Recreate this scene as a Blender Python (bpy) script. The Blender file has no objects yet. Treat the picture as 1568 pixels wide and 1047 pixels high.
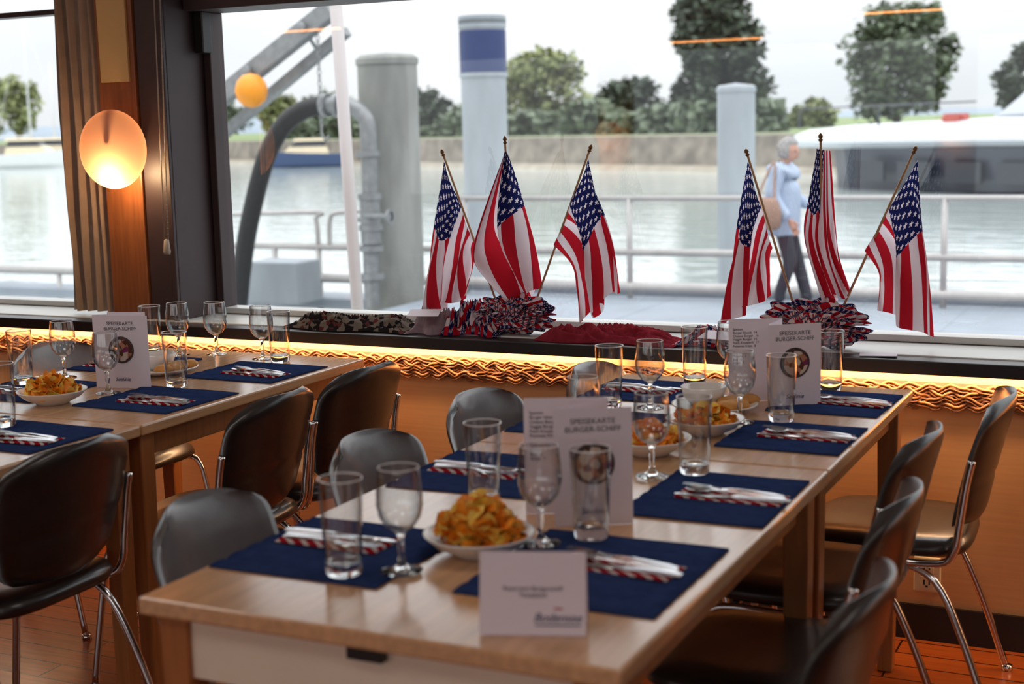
import bpy, bmesh, math, random
from mathutils import Vector, Matrix, noise
random.seed(7)
SC=bpy.context.scene
COL=bpy.context.collection
pi=math.pi
def s(r,g,b):
    def c(v):
        v/=255.0
        return v/12.92 if v<=.04045 else ((v+.055)/1.055)**2.4
    return (c(r),c(g),c(b),1)
# ------------------------------------------------------------------ materials
def newmat(name):
    m=bpy.data.materials.new(name); m.use_nodes=True
    nt=m.node_tree; b=nt.nodes["Principled BSDF"]
    return m,nt,b
def M(name,col,rough=.5,metal=0,var=.1,vscale=8,bump=0,bscale=60,stretch=(1,1,1),coat=0,emis=None,estr=0,spec=.5,transm=0):
    m,nt,b=newmat(name); N=nt.nodes; L=nt.links
    tc=N.new("ShaderNodeTexCoord"); mp=N.new("ShaderNodeMapping"); mp.inputs['Scale'].default_value=stretch
    L.new(tc.outputs['Object'],mp.inputs[0])
    nz=N.new("ShaderNodeTexNoise"); nz.inputs['Scale'].default_value=vscale; nz.inputs['Detail'].default_value=5
    L.new(mp.outputs[0],nz.inputs['Vector'])
    cr=N.new("ShaderNodeValToRGB"); e=cr.color_ramp.elements
    e[0].position=.3; e[1].position=.7
    e[0].color=tuple(max(0,c*(1-var)) for c in col[:3])+(1,); e[1].color=tuple(min(1,c*(1+var)) for c in col[:3])+(1,)
    L.new(nz.outputs['Fac'],cr.inputs[0]); L.new(cr.outputs[0],b.inputs['Base Color'])
    b.inputs['Roughness'].default_value=rough; b.inputs['Metallic'].default_value=metal
    b.inputs['Coat Weight'].default_value=coat; b.inputs['Coat Roughness'].default_value=.15
    b.inputs['Specular IOR Level'].default_value=spec
    b.inputs['Transmission Weight'].default_value=transm
    if bump:
        n2=N.new("ShaderNodeTexNoise"); n2.inputs['Scale'].default_value=bscale; n2.inputs['Detail'].default_value=4
        L.new(mp.outputs[0],n2.inputs['Vector'])
        bp=N.new("ShaderNodeBump"); bp.inputs['Strength'].default_value=bump; bp.inputs['Distance'].default_value=.01
        L.new(n2.outputs['Fac'],bp.inputs['Height']); L.new(bp.outputs[0],b.inputs['Normal'])
    if emis:
        b.inputs['Emission Color'].default_value=emis; b.inputs['Emission Strength'].default_value=estr
    return m
def planks(name,c1,c2,mortar,rough,sx=1.0,row=.09,rot=0):
    m,nt,b=newmat(name); N=nt.nodes; L=nt.links
    tc=N.new("ShaderNodeTexCoord"); mp=N.new("ShaderNodeMapping"); mp.inputs['Rotation'].default_value=(0,0,rot)
    L.new(tc.outputs['Object'],mp.inputs[0])
    br=N.new("ShaderNodeTexBrick"); br.inputs['Scale'].default_value=1; br.inputs['Brick Width'].default_value=sx; br.inputs['Row Height'].default_value=row
    br.inputs['Mortar Size'].default_value=.003; br.inputs['Color1'].default_value=c1; br.inputs['Color2'].default_value=c2; br.inputs['Mortar'].default_value=mortar
    L.new(mp.outputs[0],br.inputs['Vector'])
    mp2=N.new("ShaderNodeMapping"); mp2.inputs['Rotation'].default_value=(0,0,rot); mp2.inputs['Scale'].default_value=(2,30,2); L.new(tc.outputs['Object'],mp2.inputs[0])
    nz=N.new("ShaderNodeTexNoise"); nz.inputs['Scale'].default_value=3; nz.inputs['Detail'].default_value=6; L.new(mp2.outputs[0],nz.inputs['Vector'])
    mx=N.new("ShaderNodeMixRGB"); mx.blend_type='MULTIPLY'; mx.inputs[0].default_value=.5
    L.new(br.outputs['Color'],mx.inputs[1]); L.new(nz.outputs['Fac'],mx.inputs[2]); L.new(mx.outputs[0],b.inputs['Base Color'])
    b.inputs['Roughness'].default_value=rough
    bp=N.new("ShaderNodeBump"); bp.inputs['Strength'].default_value=.3; bp.inputs['Distance'].default_value=.004; bp.invert=True
    L.new(br.outputs['Fac'],bp.inputs['Height']); L.new(bp.outputs[0],b.inputs['Normal'])
    return m
def glassmat(name):
    m=bpy.data.materials.new(name); m.use_nodes=True; nt=m.node_tree; nt.nodes.clear(); N=nt.nodes; L=nt.links
    g=N.new("ShaderNodeBsdfGlass"); g.inputs['IOR'].default_value=1.45; g.inputs['Roughness'].default_value=0
    nz=N.new("ShaderNodeTexNoise"); nz.inputs['Scale'].default_value=30
    tc=N.new("ShaderNodeTexCoord"); L.new(tc.outputs['Object'],nz.inputs['Vector'])
    cr=N.new("ShaderNodeValToRGB"); cr.color_ramp.elements[0].color=(.96,.98,.98,1); cr.color_ramp.elements[1].color=(1,1,1,1)
    L.new(nz.outputs['Fac'],cr.inputs[0]); L.new(cr.outputs[0],g.inputs['Color'])
    o=N.new("ShaderNodeOutputMaterial"); L.new(g.outputs[0],o.inputs[0]); return m
def thinglass(name,f0=.06,f1=.6,edge=(.7,.73,.75,1),bump=.0,power=4.0):
    """thin clear sheet, both faces: schlick-like reflection over straight-through transmission that dims at grazing angles"""
    m=bpy.data.materials.new(name); m.use_nodes=True; nt=m.node_tree; nt.nodes.clear(); N=nt.nodes; L=nt.links
    lw=N.new("ShaderNodeLayerWeight"); lw.inputs[0].default_value=.5
    pw=N.new("ShaderNodeMath"); pw.operation='POWER'; pw.inputs[1].default_value=power; L.new(lw.outputs['Facing'],pw.inputs[0])
    cm=N.new("ShaderNodeMixRGB"); cm.inputs[1].default_value=(.98,.99,.99,1); cm.inputs[2].default_value=edge; L.new(pw.outputs[0],cm.inputs[0])
    t=N.new("ShaderNodeBsdfTransparent"); L.new(cm.outputs[0],t.inputs[0])
    g=N.new("ShaderNodeBsdfGlossy"); g.inputs['Roughness'].default_value=.015
    mu=N.new("ShaderNodeMath"); mu.operation='MULTIPLY_ADD'; mu.inputs[1].default_value=f1; mu.inputs[2].default_value=f0; mu.use_clamp=True
    L.new(pw.outputs[0],mu.inputs[0])
    nz=N.new("ShaderNodeTexNoise"); nz.inputs['Scale'].default_value=3
    bp=N.new("ShaderNodeBump"); bp.inputs['Strength'].default_value=bump; bp.inputs['Distance'].default_value=.01
    L.new(nz.outputs['Fac'],bp.inputs['Height']); L.new(bp.outputs[0],g.inputs['Normal'])
    mx=N.new("ShaderNodeMixShader"); L.new(mu.outputs[0],mx.inputs[0]); L.new(t.outputs[0],mx.inputs[1]); L.new(g.outputs[0],mx.inputs[2])
    o=N.new("ShaderNodeOutputMaterial"); L.new(mx.outputs[0],o.inputs[0]); return m
def clothmat(name,build,rough=.8,trl=.35):
    m=bpy.data.materials.new(name); m.use_nodes=True; nt=m.node_tree; nt.nodes.clear(); N=nt.nodes; L=nt.links
    tc=N.new("ShaderNodeTexCoord"); c=build(nt,tc)
    d=N.new("ShaderNodeBsdfDiffuse"); t=N.new("ShaderNodeBsdfTranslucent"); L.new(c,d.inputs[0]); L.new(c,t.inputs[0])
    mx=N.new("ShaderNodeMixShader"); mx.inputs[0].default_value=trl; L.new(d.outputs[0],mx.inputs[1]); L.new(t.outputs[0],mx.inputs[2])
    o=N.new("ShaderNodeOutputMaterial"); L.new(mx.outputs[0],o.inputs[0]); return m
def mth(nt,op,a,b=None,c=None):
    n=nt.nodes.new("ShaderNodeMath"); n.operation=op
    for i,v in enumerate((a,b,c)):
        if v is None: continue
        if isinstance(v,(int,float)): n.inputs[i].default_value=v
        else: nt.links.new(v,n.inputs[i])
    return n.outputs[0]
def mixc(nt,f,a,b):
    n=nt.nodes.new("ShaderNodeMixRGB")
    if isinstance(f,(int,float)): n.inputs[0].default_value=f
    else: nt.links.new(f,n.inputs[0])
    for i,v in ((1,a),(2,b)):
        if isinstance(v,tuple): n.inputs[i].default_value=v
        else: nt.links.new(v,n.inputs[i])
    return n.outputs[0]
RED=s(180,32,46); WHT=s(228,216,222); NAVY=s(28,32,78)
def star_cells(nt,a,b,rad):
    fa=mth(nt,'SUBTRACT',mth(nt,'FRACT',a),.5); fb=mth(nt,'SUBTRACT',mth(nt,'FRACT',b),.5)
    r=mth(nt,'SQRT',mth(nt,'ADD',mth(nt,'MULTIPLY',fa,fa),mth(nt,'MULTIPLY',fb,fb)))
    th=mth(nt,'ARCTAN2',fb,fa)
    lim=mth(nt,'MULTIPLY_ADD',mth(nt,'COSINE',mth(nt,'MULTIPLY',th,5)),rad*.35,rad*.8)
    return mth(nt,'LESS_THAN',r,lim)
def flag_build(nt,tc):
    sp=nt.nodes.new("ShaderNodeSeparateXYZ"); nt.links.new(tc.outputs['UV'],sp.inputs[0]); u,v=sp.outputs[0],sp.outputs[1]
    st=mth(nt,'MODULO',mth(nt,'FLOOR',mth(nt,'MULTIPLY',v,12.999)),2)
    base=mixc(nt,st,RED,WHT)
    can=mth(nt,'MULTIPLY',mth(nt,'LESS_THAN',u,.4),mth(nt,'GREATER_THAN',v,6/13))
    a=mth(nt,'MULTIPLY',u,6/.4); b=mth(nt,'MULTIPLY',mth(nt,'SUBTRACT',v,6/13),5*13/7)
    s1=star_cells(nt,a,b,.20); s2=star_cells(nt,mth(nt,'ADD',a,.5),mth(nt,'ADD',b,.5),.20)
    stars=mth(nt,'MAXIMUM',s1,s2)
    cc=mixc(nt,stars,NAVY,WHT)
    return mixc(nt,can,base,cc)
def bow_build(nt,tc):
    sp=nt.nodes.new("ShaderNodeSeparateXYZ"); nt.links.new(tc.outputs['UV'],sp.inputs[0]); u,v=sp.outputs[0],sp.outputs[1]
    st=mth(nt,'MODULO',mth(nt,'FLOOR',mth(nt,'MULTIPLY',v,21)),2)
    base=mixc(nt,st,s(176,30,44),WHT)
    k=mth(nt,'GREATER_THAN',mth(nt,'FRACT',mth(nt,'MULTIPLY',u,11)),.55)
    dd=mixc(nt,star_cells(nt,mth(nt,'MULTIPLY',u,90),mth(nt,'MULTIPLY',v,26),.26),NAVY,WHT)
    return mixc(nt,k,base,dd)
def diag_build(nt,tc):
    sp=nt.nodes.new("ShaderNodeSeparateXYZ"); nt.links.new(tc.outputs['Object'],sp.inputs[0])
    a=mth(nt,'MULTIPLY',mth(nt,'ADD',sp.outputs[0],mth(nt,'MULTIPLY',sp.outputs[1],1.2)),34)
    return mixc(nt,mth(nt,'GREATER_THAN',mth(nt,'FRACT',a),.6),s(160,34,44),s(214,200,198))
def camo_build(nt,tc):
    v=nt.nodes.new("ShaderNodeTexVoronoi"); v.inputs['Scale'].default_value=60; nt.links.new(tc.outputs['Object'],v.inputs['Vector'])
    sp=nt.nodes.new("ShaderNodeSeparateXYZ"); nt.links.new(v.outputs['Color'],sp.inputs[0])
    a=mixc(nt,mth(nt,'GREATER_THAN',sp.outputs[0],.5),s(40,36,38),s(122,112,102))
    return mixc(nt,mth(nt,'GREATER_THAN',sp.outputs[1],.88),a,s(96,52,50))
def solid_build(c1,c2,sc=12):
    def f(nt,tc):
        nz=nt.nodes.new("ShaderNodeTexNoise"); nz.inputs['Scale'].default_value=sc; nt.links.new(tc.outputs['Object'],nz.inputs['Vector'])
        return mixc(nt,nz.outputs['Fac'],c1,c2)
    return f
def food_build(nt,tc):
    v=nt.nodes.new("ShaderNodeTexVoronoi"); v.inputs['Scale'].default_value=80; nt.links.new(tc.outputs['Object'],v.inputs['Vector'])
    sp=nt.nodes.new("ShaderNodeSeparateXYZ"); nt.links.new(v.outputs['Color'],sp.inputs[0])
    a=mixc(nt,mth(nt,'GREATER_THAN',sp.outputs[0],.45),s(176,128,104),s(96,60,50))
    a=mixc(nt,mth(nt,'GREATER_THAN',sp.outputs[1],.72),a,s(206,192,180))
    return mixc(nt,mth(nt,'GREATER_THAN',sp.outputs[2],.82),a,s(130,60,96))
m_flag=clothmat("flag_cloth",flag_build,trl=.5)
m_bow=clothmat("bow_print",bow_build,trl=.15)
m_nap=clothmat("napkin_stripes",diag_build,trl=.05)
m_camo=clothmat("patterned_scarf",camo_build,trl=.1)
m_redcloth=clothmat("red_chiffon",solid_build(s(112,16,32),s(198,78,92),22),trl=.4)
m_mat=clothmat("placemat_blue",solid_build(s(36,50,88),s(52,68,110),40),trl=.05)
m_curtain=clothmat("curtain_brown",solid_build(s(140,116,100),s(172,146,126),20),trl=.12)
m_food=clothmat("menu_photo_food",food_build,trl=0)
m_tabletop=M("table_beech",s(202,156,112),.21,var=.16,vscale=5,stretch=(14,1,14),bump=.05,bscale=20,coat=.5)
m_tableleg=M("table_leg_wood",s(160,100,54),.4,var=.15,vscale=6,stretch=(12,12,1))
m_apron=M("table_apron_cream",s(232,220,200),.4,var=.04)
m_floor=planks("floor_planks",s(180,90,38),s(154,72,28),s(60,26,10),.25,1.4,.095,0)
m_wall=M("wall_panel_beige",s(212,160,108),.55,var=.05,vscale=3,stretch=(1,1,40),bump=.08,bscale=30)
m_wood=M("pillar_wood",s(134,78,42),.4,var=.22,vscale=5,stretch=(14,14,1))
m_woodd=M("wall_wood_dark",s(120,76,46),.45,var=.2,vscale=5,stretch=(10,10,1))
m_cream=M("cream_panel",s(214,178,118),.6,var=.04)
m_frame=M("window_frame_dark",s(56,40,42),.5,var=.12)
m_sillt=M("ledge_dark_top",s(52,38,38),.4,var=.15)
m_alu=M("sill_aluminium",s(200,200,196),.35,var=.04)
m_black=M("black_edge",s(22,18,18),.4)
m_ceil=M("ceiling_white",s(196,186,172),.7)
m_leather=M("chair_leather",s(36,30,29),.32,var=.2,vscale=20,bump=.05,bscale=150,coat=.35)
m_leatherg=M("chair_leather_grey",s(98,98,102),.34,var=.1,vscale=20,bump=.05,bscale=150,coat=.35)
m_chrome=M("chrome",s(220,220,222),.1,metal=1,var=.03)
m_steel=M("cutlery_steel",s(205,205,208),.2,metal=1,var=.05)
m_glass=glassmat("glass_solid"); m_thin=thinglass("glass_wall",.085,.85,(.40,.42,.45,1),0,2.4); m_pane=thinglass("window_pane",.075,.5,(.8,.82,.82,1),.02)
m_rim=M("glass_rim",s(236,240,242),.05,var=.02,spec=1,coat=1)
m_ceramic=M("white_ceramic",s(232,228,222),.25,var=.02,coat=.3)
m_chipO=M("chips_orange",s(252,150,30),.6,var=.2,vscale=30); m_chipY=M("chips_yellow",s(248,210,100),.6,var=.15,vscale=30)
m_bread=M("bread_crust",s(206,146,76),.7,var=.3,vscale=20)
m_card=M("card_paper",s(232,224,234),.6,var=.02)
m_ink=M("ink_dark",s(72,68,76),.7,var=.02); m_inkb=M("ink_blue",s(30,44,96),.7); m_inkr=M("ink_red",s(180,40,50),.7)
m_photo=M("menu_photo",s(66,52,52),.5,var=.9,vscale=60)
m_rattan=M("lattice_rattan",s(146,90,50),.6,var=.3,vscale=30); m_rattanb=M("lattice_backing",s(84,48,26),.7,var=.2,vscale=30)
m_gold=M("gold_tip",s(110,76,40),.35,metal=.5); m_pole=M("flag_pole_wood",s(176,136,96),.5,var=.15,vscale=30)
m_outlet=M("outlet_beige",s(214,196,160),.4,var=.03)
m_cord=M("blind_cord",s(150,135,120),.5)
# ------------------------------------------------------------------ geometry
def link(o,parent=None):
    COL.objects.link(o)
    if parent is not None: o.parent=parent
    return o
def empty(name,loc=(0,0,0),rz=0):
    e=bpy.data.objects.new(name,None); e.empty_display_size=.05; e.location=loc; e.rotation_euler=(0,0,rz); COL.objects.link(e); return e
def mesh(name,V,F,mat=None,parent=None,smooth=False,mi=None,uv=None):
    me=bpy.data.meshes.new(name); me.from_pydata([tuple(v) for v in V],[],F)
    mats=mat if isinstance(mat,(list,tuple)) else [mat]
    for m in mats:
        if m: me.materials.append(m)
    if mi:
        for p_,i in zip(me.polygons,mi): p_.material_index=i
    if smooth:
        for p_ in me.polygons: p_.use_smooth=True
    if uv:
        l=me.uv_layers.new(name="UVMap")
        for lp in me.loops: l.data[lp.index].uv=uv[lp.vertex_index]
    me.update()
    o=bpy.data.objects.new(name,me); link(o,parent); return o
class Geo:
    def __init__(g): g.V=[]; g.F=[]; g.I=[]
    def add(g,V,F,mi=0,T=None):
        n=len(g.V)
        for v in V: g.V.append(T@Vector(v) if T is not None else Vector(v))
        for f in F: g.F.append([i+n for i in f]); g.I.append(mi)
    def box(g,x0,x1,y0,y1,z0,z1,mi=0,T=None):
        V=[(x0,y0,z0),(x1,y0,z0),(x1,y1,z0),(x0,y1,z0),(x0,y0,z1),(x1,y0,z1),(x1,y1,z1),(x0,y1,z1)]
        g.add(V,[(3,2,1,0),(4,5,6,7),(0,1,5,4),(1,2,6,5),(2,3,7,6),(3,0,4,7)],mi,T)
    def tube(g,path,r,seg=10,mi=0,T=None,cap=True,flat=1.0):
        P=[Vector(q) for q in path]; n=len(P); R=r if isinstance(r,(list,tuple)) else [r]*n
        V=[];Fc=[]; up=None
        for i in range(n):
            t=(P[min(i+1,n-1)]-P[max(i-1,0)]).normalized()
            if up is None:
                up=Vector((0,0,1)) if abs(t.z)<.9 else Vector((1,0,0))
            a=(up-t*up.dot(t)).normalized(); up=a; b=t.cross(a)
            for k in range(seg):
                an=2*pi*k/seg; V.append(P[i]+a*math.cos(an)*R[i]+b*math.sin(an)*R[i]*flat)
        for i in range(n-1):
            for k in range(seg):
                k2=(k+1)%seg; Fc.append((i*seg+k,i*seg+k2,(i+1)*seg+k2,(i+1)*seg+k))
        if cap:
            Fc.append(tuple(range(seg-1,-1,-1))); Fc.append(tuple((n-1)*seg+k for k in range(seg)))
        g.add(V,Fc,mi,T)
    def lathe(g,prof,seg=32,mi=0,T=None):
        V=[];F=[];idx=[]
        for (r,z) in prof:
            if r<1e-6: idx.append([len(V)]); V.append((0,0,z))
            else:
                idx.append(list(range(len(V),len(V)+seg)))
                for k in range(seg): a=2*pi*k/seg; V.append((r*math.cos(a),r*math.sin(a),z))
        for i in range(len(prof)-1):
            A,B=idx[i],idx[i+1]
            for k in range(seg):
                k2=(k+1)%seg
                if len(A)==1 and len(B)==1: continue
                if len(A)==1: F.append((A[0],B[k2],B[k]))
                elif len(B)==1: F.append((A[k],A[k2],B[0]))
                else: F.append((A[k],A[k2],B[k2],B[k]))
        g.add(V,F,mi,T)
    def done(g,name,mat,parent=None,smooth=False,bevel=0,recalc=True,autos=None):
        o=mesh(name,g.V,g.F,mat,parent,smooth,g.I)
        if recalc:
            bm=bmesh.new(); bm.from_mesh(o.data); bmesh.ops.recalc_face_normals(bm,faces=bm.faces); bm.to_mesh(o.data); bm.free()
        if bevel:
            md=o.modifiers.new("bevel","BEVEL"); md.width=bevel; md.segments=2; md.limit_method='ANGLE'
        if autos:
            try: o.data.set_sharp_from_angle(angle=math.radians(autos))
            except Exception: pass
        return o
def box(name,x0,x1,y0,y1,z0,z1,mat,parent=None,bevel=0):
    g=Geo(); g.box(x0,x1,y0,y1,z0,z1); return g.done(name,mat,parent,bevel=bevel)
def smooth_path(P,n=8):
    P=[Vector(q) for q in P]; out=[]
    for i in range(len(P)-1):
        p0=P[max(i-1,0)];p1=P[i];p2=P[i+1];p3=P[min(i+2,len(P)-1)]
        for k in range(n):
            t=k/n; out.append(.5*((2*p1)+(-p0+p2)*t+(2*p0-5*p1+4*p2-p3)*t*t+(-p0+3*p1-3*p2+p3)*t**3))
    out.append(P[-1]); return out
def dup(src,name,parent,loc=(0,0,0),rz=0):
    o=bpy.data.objects.new(name,src.data); o.location=loc; o.rotation_euler=(0,0,rz); link(o,parent); return o
# ------------------------------------------------------------------ camera
p=0.1505; yaw=math.radians(25.9); r=0.025
Fh=Vector((-math.sin(yaw),math.cos(yaw),0)); R=Vector((math.cos(yaw),math.sin(yaw),0)); Z=Vector((0,0,1))
Fw=Fh*math.cos(p)-Z*math.sin(p); U=Fh*math.sin(p)+Z*math.cos(p)
cr_=(R-r*U).normalized(); cu_=(U+r*R).normalized()
cam=bpy.data.cameras.new("camera"); cam.lens=50.0; cam.sensor_width=36; cam.clip_end=3000; cam.clip_start=.05
cam.dof.use_dof=True; cam.dof.focus_distance=4.25; cam.dof.aperture_fstop=3.3
co=bpy.data.objects.new("camera",cam); COL.objects.link(co)
mt=Matrix((( cr_.x,cu_.x,-Fw.x,0),(cr_.y,cu_.y,-Fw.y,0),(cr_.z,cu_.z,-Fw.z,1.45),(0,0,0,1)))
co.matrix_world=mt; SC.camera=co
SC.view_settings.view_transform='Standard'; SC.view_settings.look='None'; SC.view_settings.exposure=0
# ------------------------------------------------------------------ world
w=bpy.data.worlds.new("overcast_sky"); SC.world=w; w.use_nodes=True; nt=w.node_tree; N=nt.nodes; L=nt.links
bg=N["Background"]; tc=N.new("ShaderNodeTexCoord"); mp=N.new("ShaderNodeMapping"); mp.inputs['Scale'].default_value=(1,1,3.5); L.new(tc.outputs['Generated'],mp.inputs[0])
nz=N.new("ShaderNodeTexNoise"); nz.inputs['Scale'].default_value=2.2; nz.inputs['Detail'].default_value=5; nz.inputs['Roughness'].default_value=.5; L.new(mp.outputs[0],nz.inputs['Vector'])
cr=N.new("ShaderNodeValToRGB"); e=cr.color_ramp.elements; e[0].position=.34; e[0].color=(.81,.86,.90,1); e[1].position=.55; e[1].color=(.95,.965,.98,1)
L.new(nz.outputs['Fac'],cr.inputs[0]); L.new(cr.outputs[0],bg.inputs[0])
sp=N.new("ShaderNodeSeparateXYZ"); L.new(tc.outputs['Generated'],sp.inputs[0])
zz=mth(nt,'MAXIMUM',sp.outputs[2],0.0)
L.new(mth(nt,'MULTIPLY_ADD',zz,2.5,1.06),bg.inputs[1])   # overcast sky: brighter towards the zenith
# ------------------------------------------------------------------ room shell
XL,XR,YB,YW,ZC=-7.0,4.0,-3.2,3.93,2.3
box("floor",XL,XR,YB,YW+.3,-.1,0,m_floor)
box("ceiling",XL,XR,YB,YW+.35,ZC,ZC+.1,m_ceil)
box("wall_window",XL,XR,YW,YW+.3,0,.772,m_wall)
box("wall_left",XL-.1,XL,YB,YW+.35,0,ZC,m_woodd)
box("wall_right",XR,XR+.1,YB,YW+.35,0,ZC,m_woodd)
g=Geo(); g.box(XL,XR,YB-.1,YB,0,.85); g.box(XL,XR,YB-.1,YB,2.05,ZC)
for x in (XL,-4.75,-1.9,1.0,3.7): g.box(x,x+.3,YB-.1,YB,.85,2.05)
g.done("wall_back",m_woodd)
g=Geo(); g.box(XL,XR,YW-.012,YW,0,.10); g.done("baseboard_window",m_black)
g=Geo()
for x in (-5.2,-4.0,-2.8,-1.6,.0,1.2,2.4): g.box(x,x+.006,YW-.002,YW,.1,.65)
g.done("trim_1",m_frame)
g=Geo(); g.box(XL,XR,3.86,3.935,.772,.80,0); g.box(XL,XR,3.845,3.862,.765,.803,1); g.box(XL,XR,3.935,4.25,.772,.804,2)
g.done("window_ledge",[m_sillt,m_black,m_alu],bevel=.003)
def window(name,x0,x1,ztop,transom=None):
    e=empty(name)
    g=Geo(); y0,y1=4.15,4.23
    g.box(x0,x1,y0,y1,.806,.826,1); g.box(x0,x0+.03,y0,y1,.826,ztop); g.box(x1-.03,x1,y0,y1,.826,ztop); g.box(x0,x1,y0-.1,y1,ztop,ztop+.06)
    if transom: g.box(x0,x1,y0+.02,y1,transom,transom+.02)
    g.done("frame",[m_frame,m_alu],e,bevel=.003)
    mesh("pane",[(x0,4.2,.82),(x1,4.2,.82),(x1,4.2,ztop),(x0,4.2,ztop)],[(0,1,2,3)],m_pane,e)
window("window_1",XL,-3.53,2.2,1.905)
window("window_2",-3.20,1.3,1.872)
window("window_3",1.5,XR,1.872)
box("trim_2",1.3,1.5,3.95,4.25,.804,ZC,m_wood)
box("trim_3",-3.20,XR,4.0,4.25,1.933,ZC,m_frame)
box("trim_4",XL,-3.53,4.1,4.25,2.26,ZC,m_frame)
e=empty("window_pillar")
box("post",-3.5,-3.335,3.94,4.25,.804,ZC,m_wood,e,.004)
box("panel",-3.48,-3.355,3.93,3.941,1.635,ZC-.02,m_cream,e,.002)
e=empty("window_post")
box("front",-3.333,-3.205,3.95,4.25,.804,ZC,m_frame,e,.004)
box("edge_strip",-3.225,-3.205,3.935,3.95,.804,ZC,m_frame,e,.003)
box("bracket",-3.199,-3.16,4.10,4.15,1.73,1.872,m_black,e,.004)
V=[];F=[];n=60
for i in range(n+1):
    t=i/n; x=-3.73+.22*t; y=3.99+.03*math.sin(t*2*pi*4.5)+.008*math.sin(t*23)
    for k in range(9):
        z=.82+(ZC-.02-.82)*k/8; V.append((x+.006*math.sin(k*1.3+t*9),y+.004*math.sin(k+t*5),z))
for i in range(n):
    for k in range(8): F.append((i*9+k,(i+1)*9+k,(i+1)*9+k+1,i*9+k+1))
mesh("curtain",V,F,m_curtain,smooth=True)
g=Geo(); g.tube([(-3.17,3.91,2.3),(-3.21,3.91,1.09)],.0022,6); g.tube([(-3.195,3.905,2.3),(-3.222,3.905,1.09)],.0022,6)
g.lathe([(0,0),(.011,0),(.013,.01),(.009,.05),(0,.055)],12,0,Matrix.Translation((-3.216,3.908,1.04)))
for k in range(60):
    t=k/60; g.lathe([(0,-.004),(.0035,0),(0,.004)],6,0,Matrix.Translation((-3.17-.04*t,3.91,2.3-1.21*t)))
g.done("blind_cord",m_cord,smooth=True)
# wall lamps
m_shade,nt,b=newmat("lamp_shade_glass"); N=nt.nodes; L=nt.links
tr=N.new("ShaderNodeBsdfTranslucent"); tcx=N.new("ShaderNodeTexCoord"); nz=N.new("ShaderNodeTexNoise"); nz.inputs['Scale'].default_value=6
L.new(tcx.outputs['Object'],nz.inputs['Vector']); cr=N.new("ShaderNodeValToRGB"); cr.color_ramp.elements[0].color=(.76,.35,.20,1); cr.color_ramp.elements[1].color=(.88,.44,.25,1)
L.new(nz.outputs['Fac'],cr.inputs[0]); L.new(cr.outputs[0],tr.inputs[0]); L.new(cr.outputs[0],b.inputs['Base Color']); b.inputs['Roughness'].default_value=.35
mx=N.new("ShaderNodeMixShader"); mx.inputs[0].default_value=.6; L.new(b.outputs[0],mx.inputs[1]); L.new(tr.outputs[0],mx.inputs[2]); L.new(mx.outputs[0],N["Material Output"].inputs[0])
m_bulb=M("bulb",(1,.8,.5,1),emis=(1,.72,.38,1),estr=12)
def wall_lamp(loc,ry,watt=2.5):
    e=empty("wall_lamp",loc,ry)
    g=Geo(); prof=[(0,-.034)]+[(.134*math.sin(a*pi/2/10),-.034*math.cos(a*pi/2/10)) for a in range(1,11)]+[(.132,.004)]
    T=Matrix.Rotation(-pi/2,4,'X')
    g.lathe(prof,48,0,T); g.done("shade",m_shade,e,smooth=True)
    g=Geo(); g.lathe([(0,0),(.035,0),(.035,.05),(0,.05)],24,0,Matrix.Translation((0,.11,0))@Matrix.Rotation(pi/2,4,'X')); g.tube([(0,.08,0),(0,-.02,0)],.008,8); g.done("mount",m_black,e)
    g=Geo(); g.lathe([(0,-.010),(.008,-.007),(.010,0),(.008,.007),(0,.010)],16,0,Matrix.Translation((0,.030,-.072))); g.done("bulb",m_bulb,e,smooth=True)
    l=bpy.data.lights.new("lamp_light","POINT"); l.energy=watt; l.color=(1,.70,.38); l.shadow_soft_size=.012
    lo=bpy.data.objects.new("light",l); lo.location=(0,.022,-.088); link(lo,e)
wall_lamp((-3.345,3.815,1.405),math.radians(6),3.6)
wall_lamp((-4.6,YB+.12,1.35),pi,40)
wall_lamp((-1.75,YB+.12,1.35),pi,5)
m_led=M("led_warm",(1,.6,.3,1),emis=(1,.36,.10,1),estr=20)
for (x,y,ln) in ((-3.6,-2.85,.42),(-1.75,-.86,.3),(-5.3,.5,.3),(1.4,-2.0,.4)):
    e=empty("pendant_strip_light",(x,y,2.1))
    g=Geo(); g.box(-ln,ln,-.03,.03,.0,.03); g.tube([(-ln*.8,0,.03),(-ln*.8,0,.2)],.004,6); g.tube([(ln*.8,0,.03),(ln*.8,0,.2)],.004,6); g.done("housing",m_alu,e)
    g=Geo(); g.box(-ln+.01,ln-.01,-.02,.02,-.012,0); g.done("tube",m_led,e)
for (x,y) in ((-4.6,.4),(-2.7,.4),(-.8,.4),(1.2,.4),(-4.6,2.3),(-2.7,2.3),(-.8,2.3),(1.2,2.3)):  # unseen ceiling panels, added as fill to brighten the room
    e=empty("added_fill_panel",(x,y,ZC))
    g=Geo(); g.box(-.32,.32,-.32,.32,-.02,0); g.done("housing",m_alu,e)
    l=bpy.data.lights.new("panel","AREA"); l.shape='SQUARE'; l.size=.6; l.energy=3.7; l.color=(1,.92,.86)
    lo=bpy.data.objects.new("panel",l); lo.location=(0,0,-.022); link(lo,e)
g=Geo(); g.box(XL,XR,3.885,3.895,.766,.772); g.done("ledge_led_strip",M("led_strip",(1,.6,.3,1),emis=(1,.68,.38,1),estr=14))
for i in range(4):
    l=bpy.data.lights.new("ledge_light","AREA"); l.shape='RECTANGLE'; l.size=2.6; l.size_y=.03; l.energy=12; l.color=(1,.61,.31)
    lo=bpy.data.objects.new("ledge_light",l); lo.location=(-5.6+2.75*i,3.897,.763); lo.rotation_euler=(math.radians(10),0,0); COL.objects.link(lo)
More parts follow.
